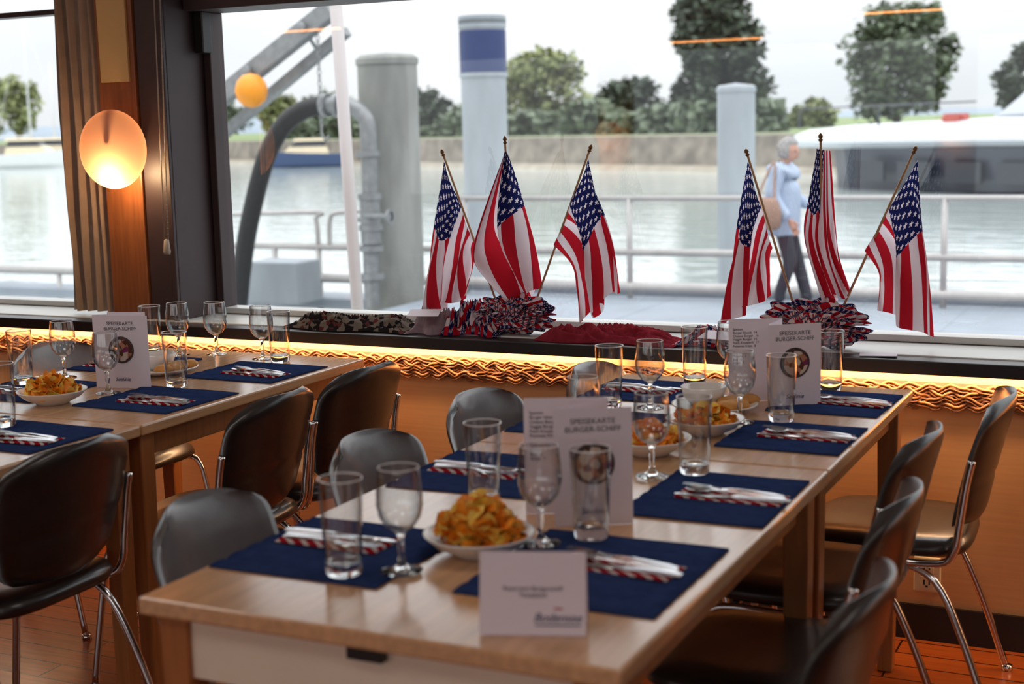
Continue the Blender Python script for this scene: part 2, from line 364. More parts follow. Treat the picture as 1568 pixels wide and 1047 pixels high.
# woven lattice: crossing waves that run over the whole band
g=Geo(); per=.33; NP=6
for k in range(NP):
    for dirn in (1,):
        path=[]; n=int((XR-XL)/.011)
        for i in range(n+1):
            x=XL+(XR-XL)*i/n; a=2*pi*x/per+2*pi*k/NP
            path.append((x,3.915+.004*math.sin(3*a+k),.699+.033*(2/pi)*math.asin(.985*math.sin(a))*1.0+.0035*math.sin(6*a)))
        g.tube(path,.0046,5)
        path2=[(q[0],q[1]-.0005,q[2]-.0095) for q in path]
        g.tube(path2,.0028,5)
g.box(XL,XR,3.921,3.931,.668,.732,1)
g.done("lattice_trim",[m_rattan,m_rattanb],smooth=True)
e=empty("wall_outlet",(-.64,3.93,.19))
box("plate",-.037,.037,-.010,0,-.05,.05,m_outlet,e,.004)
g=Geo()
for zz_ in (.022,-.022):
    g.box(-.018,.018,-.013,-.010,zz_-.016,zz_+.016,0); g.box(-.009,-.005,-.0145,-.013,zz_-.006,zz_+.008,1); g.box(.005,.009,-.0145,-.013,zz_-.006,zz_+.008,1); g.box(-.003,.003,-.0145,-.013,zz_-.013,zz_-.008,1)
g.done("sockets",[m_outlet,m_black],e)
# ------------------------------------------------------------------ tables
def table(x0,x1,y0,y1):
    e=empty("dining_table",((x0+x1)/2,(y0+y1)/2,0)); hx=(x1-x0)/2; hy=(y1-y0)/2
    g=Geo(); g.box(-hx,hx,-hy,hy,.722,.75); g.done("top",m_tabletop,e,bevel=.005)
    g=Geo()
    for sx in (-1,1):
        for sy in (-1,1):
            cx=sx*(hx-.05); cy=sy*(hy-.045); T=Matrix.Translation((cx,cy,0))
            V=[(-.02,-.02,0),(.02,-.02,0),(.02,.02,0),(-.02,.02,0),(-.027,-.027,.722),(.027,-.027,.722),(.027,.027,.722),(-.027,.027,.722)]
            g.add(V,[(3,2,1,0),(4,5,6,7),(0,1,5,4),(1,2,6,5),(2,3,7,6),(3,0,4,7)],0,T)
    g.done("legs",m_tableleg,e,bevel=.004)
    g=Geo(); a=.07
    g.box(-hx+a,hx-a,-hy+.03,-hy+.045,.62,.722); g.box(-hx+a,hx-a,hy-.045,hy-.03,.62,.722)
    g.done("apron_ends",m_apron,e,bevel=.002)
    g=Geo(); g.box(-hx+.045,-hx+.06,-hy+a,hy-a,.655,.722); g.box(hx-.06,hx-.045,-hy+a,hy-a,.655,.722)
    g.done("apron_sides",m_tableleg,e,bevel=.002)
    g=Geo(); g.box(-.03,.03,-hy+.012,-hy+.03,.70,.722); g.done("latch",m_black,e,bevel=.002)
table(-1.445,-.65,1.635,2.783); table(-1.445,-.65,2.787,3.71)
table(-3.10,-2.31,1.50,2.668); table(-3.10,-2.31,2.672,3.71)
# ------------------------------------------------------------------ chairs (face local +X)
def build_chair():
    g=Geo(); n=24
    def rr(t,ax,ay,k=4):
        c,s_=math.cos(t),math.sin(t); return (ax*abs(c)**(2/k)*(1 if c>0 else -1), ay*abs(s_)**(2/k)*(1 if s_>0 else -1))
    V=[];F=[]
    prof=[(.80,.412),(.96,.418),(1.0,.432),(.97,.448),(.86,.458),(.55,.456),(.25,.452)]
    for (k,z) in prof:
        for i in range(n*2):
            t=2*pi*i/(n*2); x,y=rr(t,.205*k,.21*k); V.append((x+.005,y,z+ (-.012*max(0,(x-.12)/.1)**2 if z>.43 else 0)))
    m=n*2
    for a in range(len(prof)-1):
        for i in range(m): F.append((a*m+i,a*m+(i+1)%m,(a+1)*m+(i+1)%m,(a+1)*m+i))
    F.append(tuple(range(m-1,-1,-1))); F.append(tuple((len(prof)-1)*m+i for i in range(m)))
    g.add(V,F); seat=g.done("seat",m_leather,None,smooth=True)
    g=Geo(); nv,nu=22,20; V=[];F=[];I=[]
    def bp(u,v,off):
        hw=.165+.045*math.sin(min(1,v*1.5)*pi/2)
        e_=1.0
        if v>.75: e_=max(.0,1-((v-.75)/.25)**3*.36)
        if v<.15: e_=1-((.15-v)/.15)**2*.25
        y=u*hw*e_
        z=.475+.315*v-.018*max(0,v-.6)/.4*(abs(u)**4)
        x=-.205-.055*v-.02*v*v+.055*(u*u)
        gr=.0035*(math.exp(-((v-.36)/.018)**2)+math.exp(-((v-.66)/.018)**2))
        edge=min(1,(1-abs(u))*7,(1-v)*9+.02,v*9+.02); edge=max(0,edge)**.5
        return (x+off*(.012*edge)-(1 if off>0 else -1)*gr*(1 if edge>.5 else 0),y,z)
    for off in (1,-1):
        for i in range(nv+1):
            for j in range(nu+1): V.append(bp(-1+2*j/nu,i/nv,off))
    A=(nv+1)*(nu+1)
    def id_(s_,i,j): return s_*A+i*(nu+1)+j
    for i in range(nv):
        for j in range(nu):
            F.append((id_(0,i,j),id_(0,i,j+1),id_(0,i+1,j+1),id_(0,i+1,j))); I.append(1)
            F.append((id_(1,i,j+1),id_(1,i,j),id_(1,i+1,j),id_(1,i+1,j+1))); I.append(0)
    for i in range(nv):
        for j in (0,nu): F.append((id_(0,i,j),id_(0,i+1,j),id_(1,i+1,j),id_(1,i,j))); I.append(0)
    for j in range(nu):
        for i in (0,nv): F.append((id_(0,i,j),id_(1,i,j),id_(1,i,j+1),id_(0,i,j+1))); I.append(0)
    g.add(V,F); g.I=I; back=g.done("backrest",[m_leather,m_leatherg],None,smooth=True)
    g=Geo()
    for sy in (-1,1):
        g.tube(smooth_path([(-.20,sy*.214,.66),(-.188,sy*.214,.60),(-.175,sy*.212,.50),(-.165,sy*.21,.44),(-.13,sy*.203,.405),(0,sy*.20,.402),(.13,sy*.20,.402),(.17,sy*.205,.38),(.19,sy*.212,.3),(.235,sy*.225,.0)],5),.0095,10)
        g.tube(smooth_path([(-.02,sy*.19,.402),(-.12,sy*.197,.36),(-.19,sy*.21,.22),(-.265,sy*.225,.0)],5),.0095,10)
        for x in (.235,-.265): g.lathe([(0,-.001),(.014,0),(.014,.015),(0,.016)],10,0,Matrix.Translation((x,sy*.225,0)))
    g.tube([(-.02,-.19,.402),(-.02,.19,.402)],.009,8); g.tube([(.12,-.20,.402),(.12,.20,.402)],.009,8)
    fr=g.done("frame",m_chrome,None,smooth=True)
    return seat,back,fr
parts=build_chair(); chair_first=True
def chair(xback,yc,face,tilt=0):
    global chair_first
    xc=xback+ .275*face
    e=empty("dining_chair",(xc,yc,0),(0 if face>0 else pi)+math.radians(tilt))
    for o in parts:
        if chair_first: o.parent=e
        else: dup(o,o.name.split(".")[0],e)
    chair_first=False
for x,y,t in ((-.385,2.03,0),(-.435,2.545,2),(-.485,3.08,-1),(-.385,3.54,3)): chair(x,y,-1,t)
for x,y,t in ((-1.665,2.06,8),(-1.655,2.61,3),(-1.655,3.13,0),(-1.54,3.61,2)): chair(x,y,1,t)
for x,y,t in ((-2.19,2.35,0),(-2.09,2.98,3),(-2.09,3.44,-2)): chair(x,y,-1,t)
for x,y,t in ((-3.38,3.46,0),(-3.38,2.8,2),(-3.38,2.2,0)): chair(x,y,1,t)
# ------------------------------------------------------------------ tableware
g=Geo(); g.lathe([(0,0),(.027,0),(.0295,.003),(.0302,.020),(.027,.0205),(.02,.017),(0,.016)],40,0)
g.lathe([(.0301,.019),(.0355,.154)],48,1); g.lathe([(.0287,.021),(.0340,.154)],48,1)
g.tube([(.0348*math.cos(2*pi*k/40),.0348*math.sin(2*pi*k/40),.1545) for k in range(41)],.0011,6,2,None,False); TUMB=g.done("tmp_t",[m_glass,m_thin,m_rim],None,smooth=True,autos=50)
g=Geo(); g.lathe([(0,0),(.033,0),(.0335,.0015),(.030,.003),(.012,.0065),(.0060,.014),(.0048,.030),(.0062,.040),(.0050,.052),(.008,.063),(.014,.067),(.008,.069),(0,.0695)],40,0)
g.lathe([(.013,.0672),(.022,.072),(.033,.088),(.0375,.108),(.0365,.135),(.0325,.168)],48,1); g.lathe([(.010,.0695),(.021,.0735),(.0318,.089),(.0362,.108),(.0352,.135),(.0315,.168)],48,1)
g.tube([(.0320*math.cos(2*pi*k/40),.0320*math.sin(2*pi*k/40),.1685) for k in range(41)],.0008,6,2,None,False); GOB=g.done("tmp_g",[m_glass,m_thin,m_rim],None,smooth=True,autos=60)
first={}
def place(src,name,loc,rz=0):
    if src not in first:
        first[src]=1; src.name=name; src.location=loc; src.rotation_euler=(0,0,rz); return src
    o=bpy.data.objects.new(name,src.data); o.location=loc; o.rotation_euler=(0,0,rz); COL.objects.link(o); return o
zt=.7502; zm=.7555
for x,y,z in ((-1.20,1.84,zm),(-1.19,2.315,zt),(-.91,2.165,zm),(-.89,2.655,zm),(-.86,3.20,zm),(-1.20,3.585,zm),(-.85,3.645,zt),(-1.31,3.25,zt),
            (-2.62,2.53,zm),(-3.02,3.00,zm),(-2.57,3.13,zt),(-3.05,3.60,zt),(-2.54,3.59,zt),(-2.94,2.64,zt)): place(TUMB,"water_tumbler",(x,y,z))
for x,y,z in ((-1.12,1.885,zm),(-.975,2.10,zm),(-.96,2.60,zm),(-.945,3.15,zm),(-1.12,3.645,zt),(-1.21,3.27,zt),(-1.17,2.75,zt),
            (-2.99,3.14,zt),(-2.69,2.985,zt),(-2.93,3.59,zt),(-2.62,3.61,zt),(-2.82,3.64,zt)): place(GOB,"wine_goblet",(x,y,z))
def placemat(x0,x1,y0,y1,rz=0):
    nx,ny=10,60; V=[];F=[]; hx=(x1-x0)/2; hy=(y1-y0)/2; ph=random.random()*6
    def top(x,y): return .0017+.0030*abs(math.sin(y*pi/.05+ph))**.6+.0005*math.sin(x*31+y*17+ph)
    for l in (0,1):
        for i in range(nx+1):
            for j in range(ny+1):
                x=-hx+2*hx*i/nx; y=-hy+2*hy*j/ny; V.append((x,y,.0002+ (top(x,y) if l else 0)))
    A=(nx+1)*(ny+1); I=lambda l,i,j:l*A+i*(ny+1)+j
    for i in range(nx):
        for j in range(ny): F.append((I(1,i,j),I(1,i+1,j),I(1,i+1,j+1),I(1,i,j+1))); F.append((I(0,i,j),I(0,i,j+1),I(0,i+1,j+1),I(0,i+1,j)))
    for i in range(nx):
        for j in (0,ny): F.append((I(0,i,j),I(0,i+1,j),I(1,i+1,j),I(1,i,j)))
    for j in range(ny):
        for i in (0,nx): F.append((I(0,i,j),I(0,i,j+1),I(1,i,j+1),I(1,i,j)))
    o=mesh("placemat",V,F,m_mat,smooth=True); o.location=((x0+x1)/2,(y0+y1)/2,.750); o.rotation_euler=(0,0,rz)
def bar(g,pts):
    V=[];F=[]
    for (x,hw,z,t) in pts: V+=[(x,-hw,z),(x,hw,z),(x,hw*.8,z+t),(x,-hw*.8,z+t)]
    for i in range(len(pts)-1):
        for k in range(4): F.append((4*i+k,4*i+(k+1)%4,4*i+4+(k+1)%4,4*i+4+k))
    F.append((0,1,2,3)); k=4*(len(pts)-1); F.append((k+3,k+2,k+1,k))
    g.add(V,F)
g=Geo(); bar(g,[(-.11,.001,.0,.001),(-.10,.007,0,.0012),(-.05,.009,0,.0016),(-.005,.0085,0,.002),(0,.004,.001,.004),(.02,.004,.001,.005),(.09,.0075,.0,.005),(.11,.006,0,.003)]); KN=g.done("tmp_k",m_steel,None,smooth=True,autos=40)
g=Geo(); bar(g,[(-.045,.010,.003,.0015),(-.035,.0115,.0015,.0018),(-.02,.009,.001,.002),(-.005,.0035,.003,.003),(.02,.003,.004,.003),(.08,.0075,.001,.003),(.10,.006,0,.002)])
for k in range(4): 
    y=-.0082+.0055*k; g.add([(-.045,y-.0013,.003),(-.045,y+.0013,.003),(-.045,y+.0013,.005),(-.045,y-.0013,.005),(-.10,y*.9-.0006,.0065),(-.10,y*.9+.0006,.0065),(-.10,y*.9+.0006,.0075),(-.10,y*.9-.0006,.0075)],[(0,1,5,4),(1,2,6,5),(2,3,7,6),(3,0,4,7),(4,5,6,7),(3,2,1,0)])
FO=g.done("tmp_f",m_steel,None,smooth=True,autos=40)
g=Geo(); n=16; V=[];F=[]
for a,(rr_,zz_) in enumerate(((0,.001),(.5,.0018),(.8,.004),(1,.006))):
    for k in range(n): t=2*pi*k/n; V.append((-.075+.026*rr_*math.cos(t),.015*rr_*math.sin(t),zz_))
for a in range(3):
    for k in range(n): F.append((a*n+k,a*n+(k+1)%n,(a+1)*n+(k+1)%n,(a+1)*n+k))
g.add(V,F); bar(g,[(-.05,.004,.005,.002),(-.02,.003,.004,.003),(.05,.005,.001,.003),(.09,.006,0,.002)]); SP=g.done("tmp_s",m_steel,None,smooth=True,autos=40)
def napkin(x,y,rz):
    n=12; V=[];F=[]
    for l in (0,1):
        for i in range(n+1):
            for j in range(7):
                X=-.1+.2*i/n; Y=-.040+.08*j/6
                V.append((X,Y,(0 if l==0 else .0025+.0012*math.sin(X*40+Y*30)+.001*math.sin(Y*90)) ))
    A=(n+1)*7; I=lambda l,i,j:l*A+i*7+j
    for i in range(n):
        for j in range(6): F.append((I(1,i,j),I(1,i+1,j),I(1,i+1,j+1),I(1,i,j+1))); F.append((I(0,i,j),I(0,i,j+1),I(0,i+1,j+1),I(0,i+1,j)))
    for i in range(n):
        for j in (0,6): F.append((I(0,i,j),I(0,i+1,j),I(1,i+1,j),I(1,i,j)))
    for j in range(6):
        for i in (0,n): F.append((I(0,i,j),I(0,i,j+1),I(1,i,j+1),I(1,i,j)))
    o=mesh("striped_napkin",V,F,m_nap,smooth=True); o.location=(x,y,.7550); o.rotation_euler=(0,0,rz)
def setting(x0,x1,y0,y1,side,mrz=0,cy=None):
    placemat(x0,x1,y0,y1,mrz)
    cx=(x0+x1)/2+side*.03; cyy=(y0+y1)/2 if cy is None else cy
    rz=0 if side>0 else pi
    a=random.uniform(-.1,.1)
    napkin(cx,cyy,rz+a)
    def off(dx,dy): 
        c,s_=math.cos(rz+a),math.sin(rz+a); return (cx+c*dx-s_*dy,cyy+s_*dx+c*dy,.7594)
    place(KN,"dinner_knife",off(.005,-.020),rz+a+.05); place(FO,"dinner_fork",off(-.005,.022),rz+a-.06); place(SP,"tablespoon",off(.01,.002),rz+a+.02)
setting(-1.0,-.675,1.83,2.19,1,0,2.03)
for y0,y1 in ((2.33,2.67),(2.91,3.20),(3.32,3.61)): setting(-.93,-.66,y0,y1,1,random.uniform(-.03,.03))
setting(-1.435,-1.12,1.80,2.11,-1,.01,1.985)
for y0,y1 in ((2.36,2.68),(2.90,3.19),(3.33,3.61)): setting(-1.435,-1.12,y0,y1,-1,random.uniform(-.03,.03))
for y0,y1 in ((1.75,2.0),(2.33,2.60),(2.80,3.10),(3.25,3.54)): setting(-2.65,-2.335,y0,y1,1,random.uniform(-.03,.03),(y0+y1)/2-.04)
for y0,y1 in ((2.33,2.60),(2.80,3.10),(3.25,3.54)): setting(-3.09,-2.80,y0,y1,-1,0,(y0+y1)/2-.05)
def chips(g,rad,h,n,zb=.02):
    for k in range(n):
        a=random.uniform(0,2*pi); q=math.sqrt(random.random()); r_=rad*q; z=zb+h*(1-q*q)*random.uniform(.65,1.0)
        T=Matrix.Translation((r_*math.cos(a),r_*math.sin(a),z))@Matrix.Rotation(random.uniform(0,6.3),4,'Z')@Matrix.Rotation(random.uniform(-.9,.9),4,'X')@Matrix.Rotation(random.uniform(-.9,.9),4,'Y')
        R_=random.uniform(.014,.023); V=[];F=[]; c=random.uniform(.2,.5)
        for i,rr_ in enumerate((0,.5,1)):
            for j in range(10):
                t=2*pi*j/10; x=R_*rr_*math.cos(t)*1.15; y=R_*rr_*math.sin(t)*.85*(1+.1*math.sin(3*t)); V.append((x,y,(x*x-y*y)/R_*c+.002*math.sin(4*t)*rr_))
        for i in range(2):
            for j in range(10): F.append((i*10+j,i*10+(j+1)%10,(i+1)*10+(j+1)%10,(i+1)*10+j))
        g.add(V,F,1 if random.random()<.62 else 2,T)
def chip_bowl(x,y,rad=.092,h=.055,n=110):
    g=Geo(); k=rad/.095
    e=empty("chip_bowl",(x,y,.7502))
    g.lathe([(0,0),(.045*k,0),(.048*k,.004),(.078*k,.018),(.095*k,.034),(.097*k,.037),(.093*k,.037),(.074*k,.022),(.045*k,.009),(0,.008)],40); g.done("bowl",m_ceramic,e,smooth=True)
    g=Geo(); chips(g,.066*k,h,n,.030); g.done("potato_chips",[m_chipO,m_chipO,m_chipY],e,smooth=True,recalc=False)
chip_bowl(-1.055,2.03,.092,.064,190); chip_bowl(-1.04,2.80,.09,.03,110); chip_bowl(-2.735,2.82,.09,.045,130); chip_bowl(-.99,3.03,.088,.03,90)
def bread_plate(x,y):
    e=empty("bread_plate",(x,y,.7502))
    g=Geo(); g.lathe([(0,0),(.06,0),(.065,.003),(.105,.016),(.106,.019),(.1,.019),(.062,.007),(0,.006)],40); g.done("plate",m_ceramic,e,smooth=True)
    g=Geo(); g.lathe([(0,.008),(.03,.008),(.05,.03),(.056,.055),(.053,.055),(.046,.032),(.028,.014),(0,.013)],32,0,Matrix.Translation((-.035,.02,0))); g.done("dip_bowl",m_ceramic,e,smooth=True)
    g=Geo()
    for k in range(5):
        T=Matrix.Translation((.05+.015*math.sin(k*2),-.055+.026*k,.022))@Matrix.Rotation(random.uniform(-.5,.5),4,'Z')@Matrix.Rotation(.3,4,'X')
        V=[];F=[]
        for i,(q,z) in enumerate(((.0,-.011),(.75,-.009),(1,0),(.75,.009),(0,.012))):
            for j in range(12): t=2*pi*j/12; V.append((.036*q*math.cos(t),.022*q*math.sin(t),z))
        for i in range(4):
            for j in range(12): F.append((i*12+j,i*12+(j+1)%12,(i+1)*12+(j+1)%12,(i+1)*12+j))
        g.add(V,F,0,T)
    g.done("bread_slices",m_bread,e,smooth=True)
bread_plate(-1.05,3.29); bread_plate(-2.76,3.30)
# ------------------------------------------------------------------ cards
def text(body,size,mat,parent,x,z,y=-.0012,align='CENTER',shear=0):
    c=bpy.data.curves.new("lettering","FONT"); c.body=body; c.size=size; c.align_x=align; c.extrude=.0001; c.shear=shear; c.materials.append(mat)
    o=bpy.data.objects.new("lettering",c); o.location=(x,y,z); o.rotation_euler=(pi/2,0,0); link(o,parent); return o
def menu(A,B,C,D,h=.205):
    A,B,C,D=[Vector((q[0],q[1],0)) for q in (A,B,C,D)]
    ang=math.atan2((B-A).y,(B-A).x)
    e=empty("menu_card",(A.x,A.y,.7505),ang); iv=Matrix.Rotation(-ang,4,'Z')
    def loc(P): return iv@(P-A)
    g=Geo()
    for P,Q,hh in ((A,B,h),(A,C,h*1.01),(C,D,h*1.02)):
        P,Q=loc(P),loc(Q); d=(Q-P).normalized(); nrm=Vector((-d.y,d.x,0))*.0004
        V=[P-nrm,Q-nrm,Q+nrm,P+nrm]; V=V+[v+Vector((0,0,hh)) for v in V]
        g.add(V,[(3,2,1,0),(4,5,6,7),(0,1,5,4),(1,2,6,5),(2,3,7,6),(3,0,4,7)])
    g.done("folded_card",m_card,e)
    W=(B-A).length
    text("SPEISEKARTE\nBURGER-SCHIFF",.0140,m_ink,e,W/2,h*.87)
    g=Geo(); T=Matrix.Translation((W/2,-.0008,h*.53))@Matrix.Rotation(pi/2,4,'X')
    g.lathe([(0,0.0008),(.038,.0008),(.038,0),(0,0)],32,0,T)
    g.lathe([(0,.0016),(.031,.0014),(.031,.0005)],24,1,Matrix.Translation((W/2+.002,-.001,h*.525))@Matrix.Rotation(pi/2,4,'X'))
    g.done("cover_photo",[m_photo,m_food],e)
    text("Seelinie",.015,m_inkb,e,W/2,h*.10,shear=.3)
    c,d=loc(C),loc(D); a2=math.atan2((c-d).y,(c-d).x); k=empty("list_page",(d.x,d.y,0),a2); k.parent=e
    text("Speisen\nBurger klassik  14\nCheese Burger  16\nVeggie Burger  15\nFisch Knusperli  17\nPommes frites  8\n\nGetraenke\nMineral  5\nBier  6\nWein  7",.0085,m_ink,k,.01,h*.88,-.0012,'LEFT')
menu((-1.00,2.215),(-.88,2.285),(-.945,2.335),(-1.085,2.275),.21)
menu((-.935,3.36),(-.825,3.435),(-.93,3.465),(-1.05,3.405),.205)
menu((-2.78,3.04),(-2.62,3.08),(-2.66,3.12),(-2.77,3.09),.205)
e=empty("reserved_sign",(-.88,1.685,.7505),math.atan2(.05,.14))
g=Geo(); W=.149; H=.112
V=[(0,-.0,0),(W,0,0),(W,.028,H),(0,.028,H),(0,.0006,0),(W,.0006,0),(W,.0286,H),(0,.0286,H)]
FF=[(0,1,2,3),(7,6,5,4),(0,4,5,1),(2,6,7,3),(0,3,7,4),(1,5,6,2)]
g.add(V,FF)
V=[(0,.056,0),(W,.056,0),(W,.028,H),(0,.028,H),(0,.0566,0),(W,.0566,0),(W,.0286,H),(0,.0286,H)]
g.add(V,FF)
g.done("tent_card",m_card,e)
k=empty("front_face",(0,0,0)); k.parent=e; k.rotation_euler=(-math.atan2(.028,H),0,0)
text("Reserviert Burgerschiff\nTanzabend",.0090,m_ink,k,W/2,H*.55); text("Bodensee",.017,m_inkb,k,W*.73,H*.17,shear=.35); 
g=Geo(); g.box(W*.52,W*.95,-.0014,-.001,H*.12,H*.135); g.done("logo_wave",m_inkb,k); g=Geo(); g.box(W*.70,W*.78,-.0014,-.001,H*.32,H*.34); g.done("logo_pennant",m_inkr,k)
# ------------------------------------------------------------------ flags
def flag_group(cx,cz,sx,sy,u0,v0,flags):
    """drawn in a local sketch plane (u right, v down) -> metres"""
    def W(u,v,y=0): return Vector((cx+(u-(u0-(v0-v)*.032))/sx, 4.03+y, cz+(v0-v)/sy))
    for (tip,base,T_,B_,ydir) in flags:
        e=empty("american_flag",W(*base,0)); o0=Vector(e.location)
        g=Geo(); a,b=W(*tip,ydir)-o0,Vector((0,0,0)); a2=b+(a-b)*.955
        g.tube([b,a2],.0036,8); g.done("pole",m_pole,e,smooth=True)
        g=Geo(); d=(a-b).normalized(); q=d.to_track_quat('Z','Y').to_matrix().to_4x4(); Lh=(a-a2).length
        g.lathe([(0,-.004),(.006,0),(.0065,.004),(.0035,.007),(.007,.011),(.005,.018),(0,Lh)],12,0,Matrix.Translation(a2)@q); g.done("finial",m_gold,e,smooth=True)
        nu,nv=54,44
        def samp(P,t):
            m=len(P)-1; f=t*m; i=min(int(f),m-1); k=f-i
            p0=P[max(i-1,0)];p1=P[i];p2=P[i+1];p3=P[min(i+2,m)]
            f1=lambda a_,b_,c_,d_:.5*((2*b_)+(-a_+c_)*k+(2*a_-5*b_+4*c_-d_)*k*k+(-a_+3*b_-3*c_+d_)*k**3)
            return f1(p0[0],p1[0],p2[0],p3[0]),f1(p0[1],p1[1],p2[1],p3[1])
        V=[];F=[];UV=[]; ph=random.random()*6
        for i in range(nu+1):
            ss=i/nu; tu,tv=samp(T_,ss); bu,bv=samp(B_,ss)
            for j in range(nv+1):
                t=j/nv
                k=t+ .20*math.sin(2*pi*t*2+ph)*min(1,ss*1.6)*(math.sin(pi*t))
                y=ydir*(1-ss)*(1-.35*t)-.004-.045*min(1,.15+ss*1.4)*math.sin(2*pi*t*1.9+ph+ss*1.6)-.017*math.sin(2*pi*t*3.6+ss*5)*min(1,ss*2)
                sag=9*math.sin(2*pi*t*1.9+ph)*ss
                V.append(W(tu+(bu-tu)*k,tv+(bv-tv)*k+sag*math.sin(pi*t),y)-o0); UV.append((ss,1-t))
        for i in range(nu):
            for j in range(nv): F.append((i*(nv+1)+j,i*(nv+1)+j+1,(i+1)*(nv+1)+j+1,(i+1)*(nv+1)+j))
        mesh("cloth",V,F,m_flag,e,smooth=True,uv=UV)
F1=[((670,228),(762,468),[(674,246),(660,330),(648,420),(646,484)],[(727,378),(718,392),(713,425),(709,452)],0.0),
    ((782,210),(788,468),[(784,232),(803,300),(815,370),(826,440)],[(779,240),(728,378),(748,420),(788,462)],-.05),
    ((903,225),(818,468),[(900,246),(918,310),(934,380),(942,442)],[(850,372),(880,402),(892,440),(897,484)],0.0)]
F2=[((1130,225),(1215,470),[(1134,244),(1120,330),(1106,430),(1100,502)],[(1178,378),(1171,395),(1172,430),(1174,454)],0.0),
    ((1251,203),(1258,470),[(1246,226),(1236,300),(1231,365),(1262,462)],[(1264,230),(1271,330),(1280,390),(1302,442)],-.05),
    ((1386,225),(1288,470),[(1389,246),(1400,330),(1412,420),(1421,512)],[(1319,380),(1340,408),(1345,430),(1343,464)],0.0)]
flag_group(-1.94,.90,448,479,790,460,F1)
flag_group(-.96,.93,530,535,1260,460,F2)
def bow(x,y,rx,ry,rz_,seed):
    e=empty("ribbon_bow",(x,y,.8035)); rnd=random.Random(seed)
    nu,nv=240,60; V=[];F=[];UV=[]
    for i in range(nu):
        a=2*pi*i/nu
        for j in range(nv+1):
            b_=pi*(.02+.96*j/nv)
            f=.86+.13*math.sin(a*11+2.5*math.sin(b_*2+seed)+seed)+.08*math.sin(a*6-b_*5)+.07*math.sin(b_*12+a*3)+.10*noise.noise(Vector((math.cos(a)*3,math.sin(a)*3,b_*2+seed)))
            X=rx*f*math.cos(b_); q=math.sin(b_)**.75
            Y=ry*f*q*math.cos(a); Zz=rz_*f*q*math.sin(a)+rz_*.95
            V.append((X+.012*math.sin(a*9),Y,max(.001,Zz))); UV.append((i/nu*2,j/nv))
    for i in range(nu):
        for j in range(nv): i2=(i+1)%nu; F.append((i*(nv+1)+j,i2*(nv+1)+j,i2*(nv+1)+j+1,i*(nv+1)+j+1))
    mesh("ruffled_fabric",V,F,m_bow,e,smooth=True,uv=UV)
    for k in range(7):
        a=pi*(k+.5)/7; V=[];F=[];UV=[]; ln=rx*rnd.uniform(.8,.98)
        for i in range(25):
            t=i/24
            for j in range(7):
                w_=(j/6-.5)*.055*math.sin(pi*(.15+.8*t))
                V.append((ln*t*math.cos(a)+w_*math.sin(a)*1.2,-.03*math.sin(pi*t)-.02+.012*math.sin(j*2.2+t*7+k),max(.002,.035+rz_*1.25*t*math.sin(a)*1.05+w_*math.cos(a)+.006*math.sin(j*2+k)))); UV.append((t*.5+k*.37,j/6))
        for i in range(24):
            for j in range(6): F.append((i*7+j,(i+1)*7+j,(i+1)*7+j+1,i*7+j+1))
        mesh("frill",V,F,m_bow,e,smooth=True,uv=UV)
bow(-1.925,3.99,.120,.058,.064,1.3); bow(-.975,3.98,.14,.058,.072,4.1)
def drape(name,x0,x1,y0,y1,h,mat,seed,tap=1):
    nx,ny=150,28; V=[];F=[];UV=[]
    for i in range(nx+1):
        for j in range(ny+1):
            tx=i/nx; ty=j/ny; x=x0+(x1-x0)*tx; y=y0+(y1-y0)*ty+.02*math.sin(tx*9+seed)
            en=math.sin(pi*min(1,max(0,ty)))**.5*min(1,tx*6,(1-tx)*6)
            n_=noise.noise(Vector((x*3,y*9,seed)))*.3+.35
            n2=(1-min(1,abs(noise.noise(Vector((x*7+y*26,y*34-x*5,seed+4))))*3.2))*.6
            z=.8045+max(0,h*en*(n_+n2)*(1-.4*tx*tap)); V.append((x,y,z)); UV.append(((x-x0)*3,ty*.8))
    for i in range(nx):
        for j in range(ny): F.append((i*(ny+1)+j,(i+1)*(ny+1)+j,(i+1)*(ny+1)+j+1,i*(ny+1)+j+1))
    mesh(name,V,F,mat,smooth=True,uv=UV)
drape("patterned_scarf",-2.76,-2.27,3.89,4.05,.052,m_camo,1.0,0)
m_pale=clothmat("pale_cloth",solid_build(s(210,200,206),s(110,50,70),14),trl=.2)
drape("folded_cloth",-2.27,-2.13,3.90,4.06,.085,m_pale,5.0,0)
drape("stars_bunting",-2.16,-1.95,3.91,4.10,.11,m_bow,3.0,0)
drape("red_chiffon_scarf",-1.82,-1.36,3.88,4.05,.066,m_redcloth,9.0,1)
drape("stars_bunting",-1.38,-1.08,3.90,4.06,.05,m_bow,12.0,0)
g=Geo()
for (x,y,a,zz_) in ((-2.2,3.90,.3,.872),(-1.235,3.90,-.2,.84),(-.78,3.91,.2,.8045)):
    g.box(-.05,.05,-.03,.03,0,.0015,0,Matrix.Translation((x,y,zz_))@Matrix.Rotation(a,4,'Z')@Matrix.Rotation(.25 if zz_>.82 else .0,4,'X'))
g.done("paper_notes",m_card)
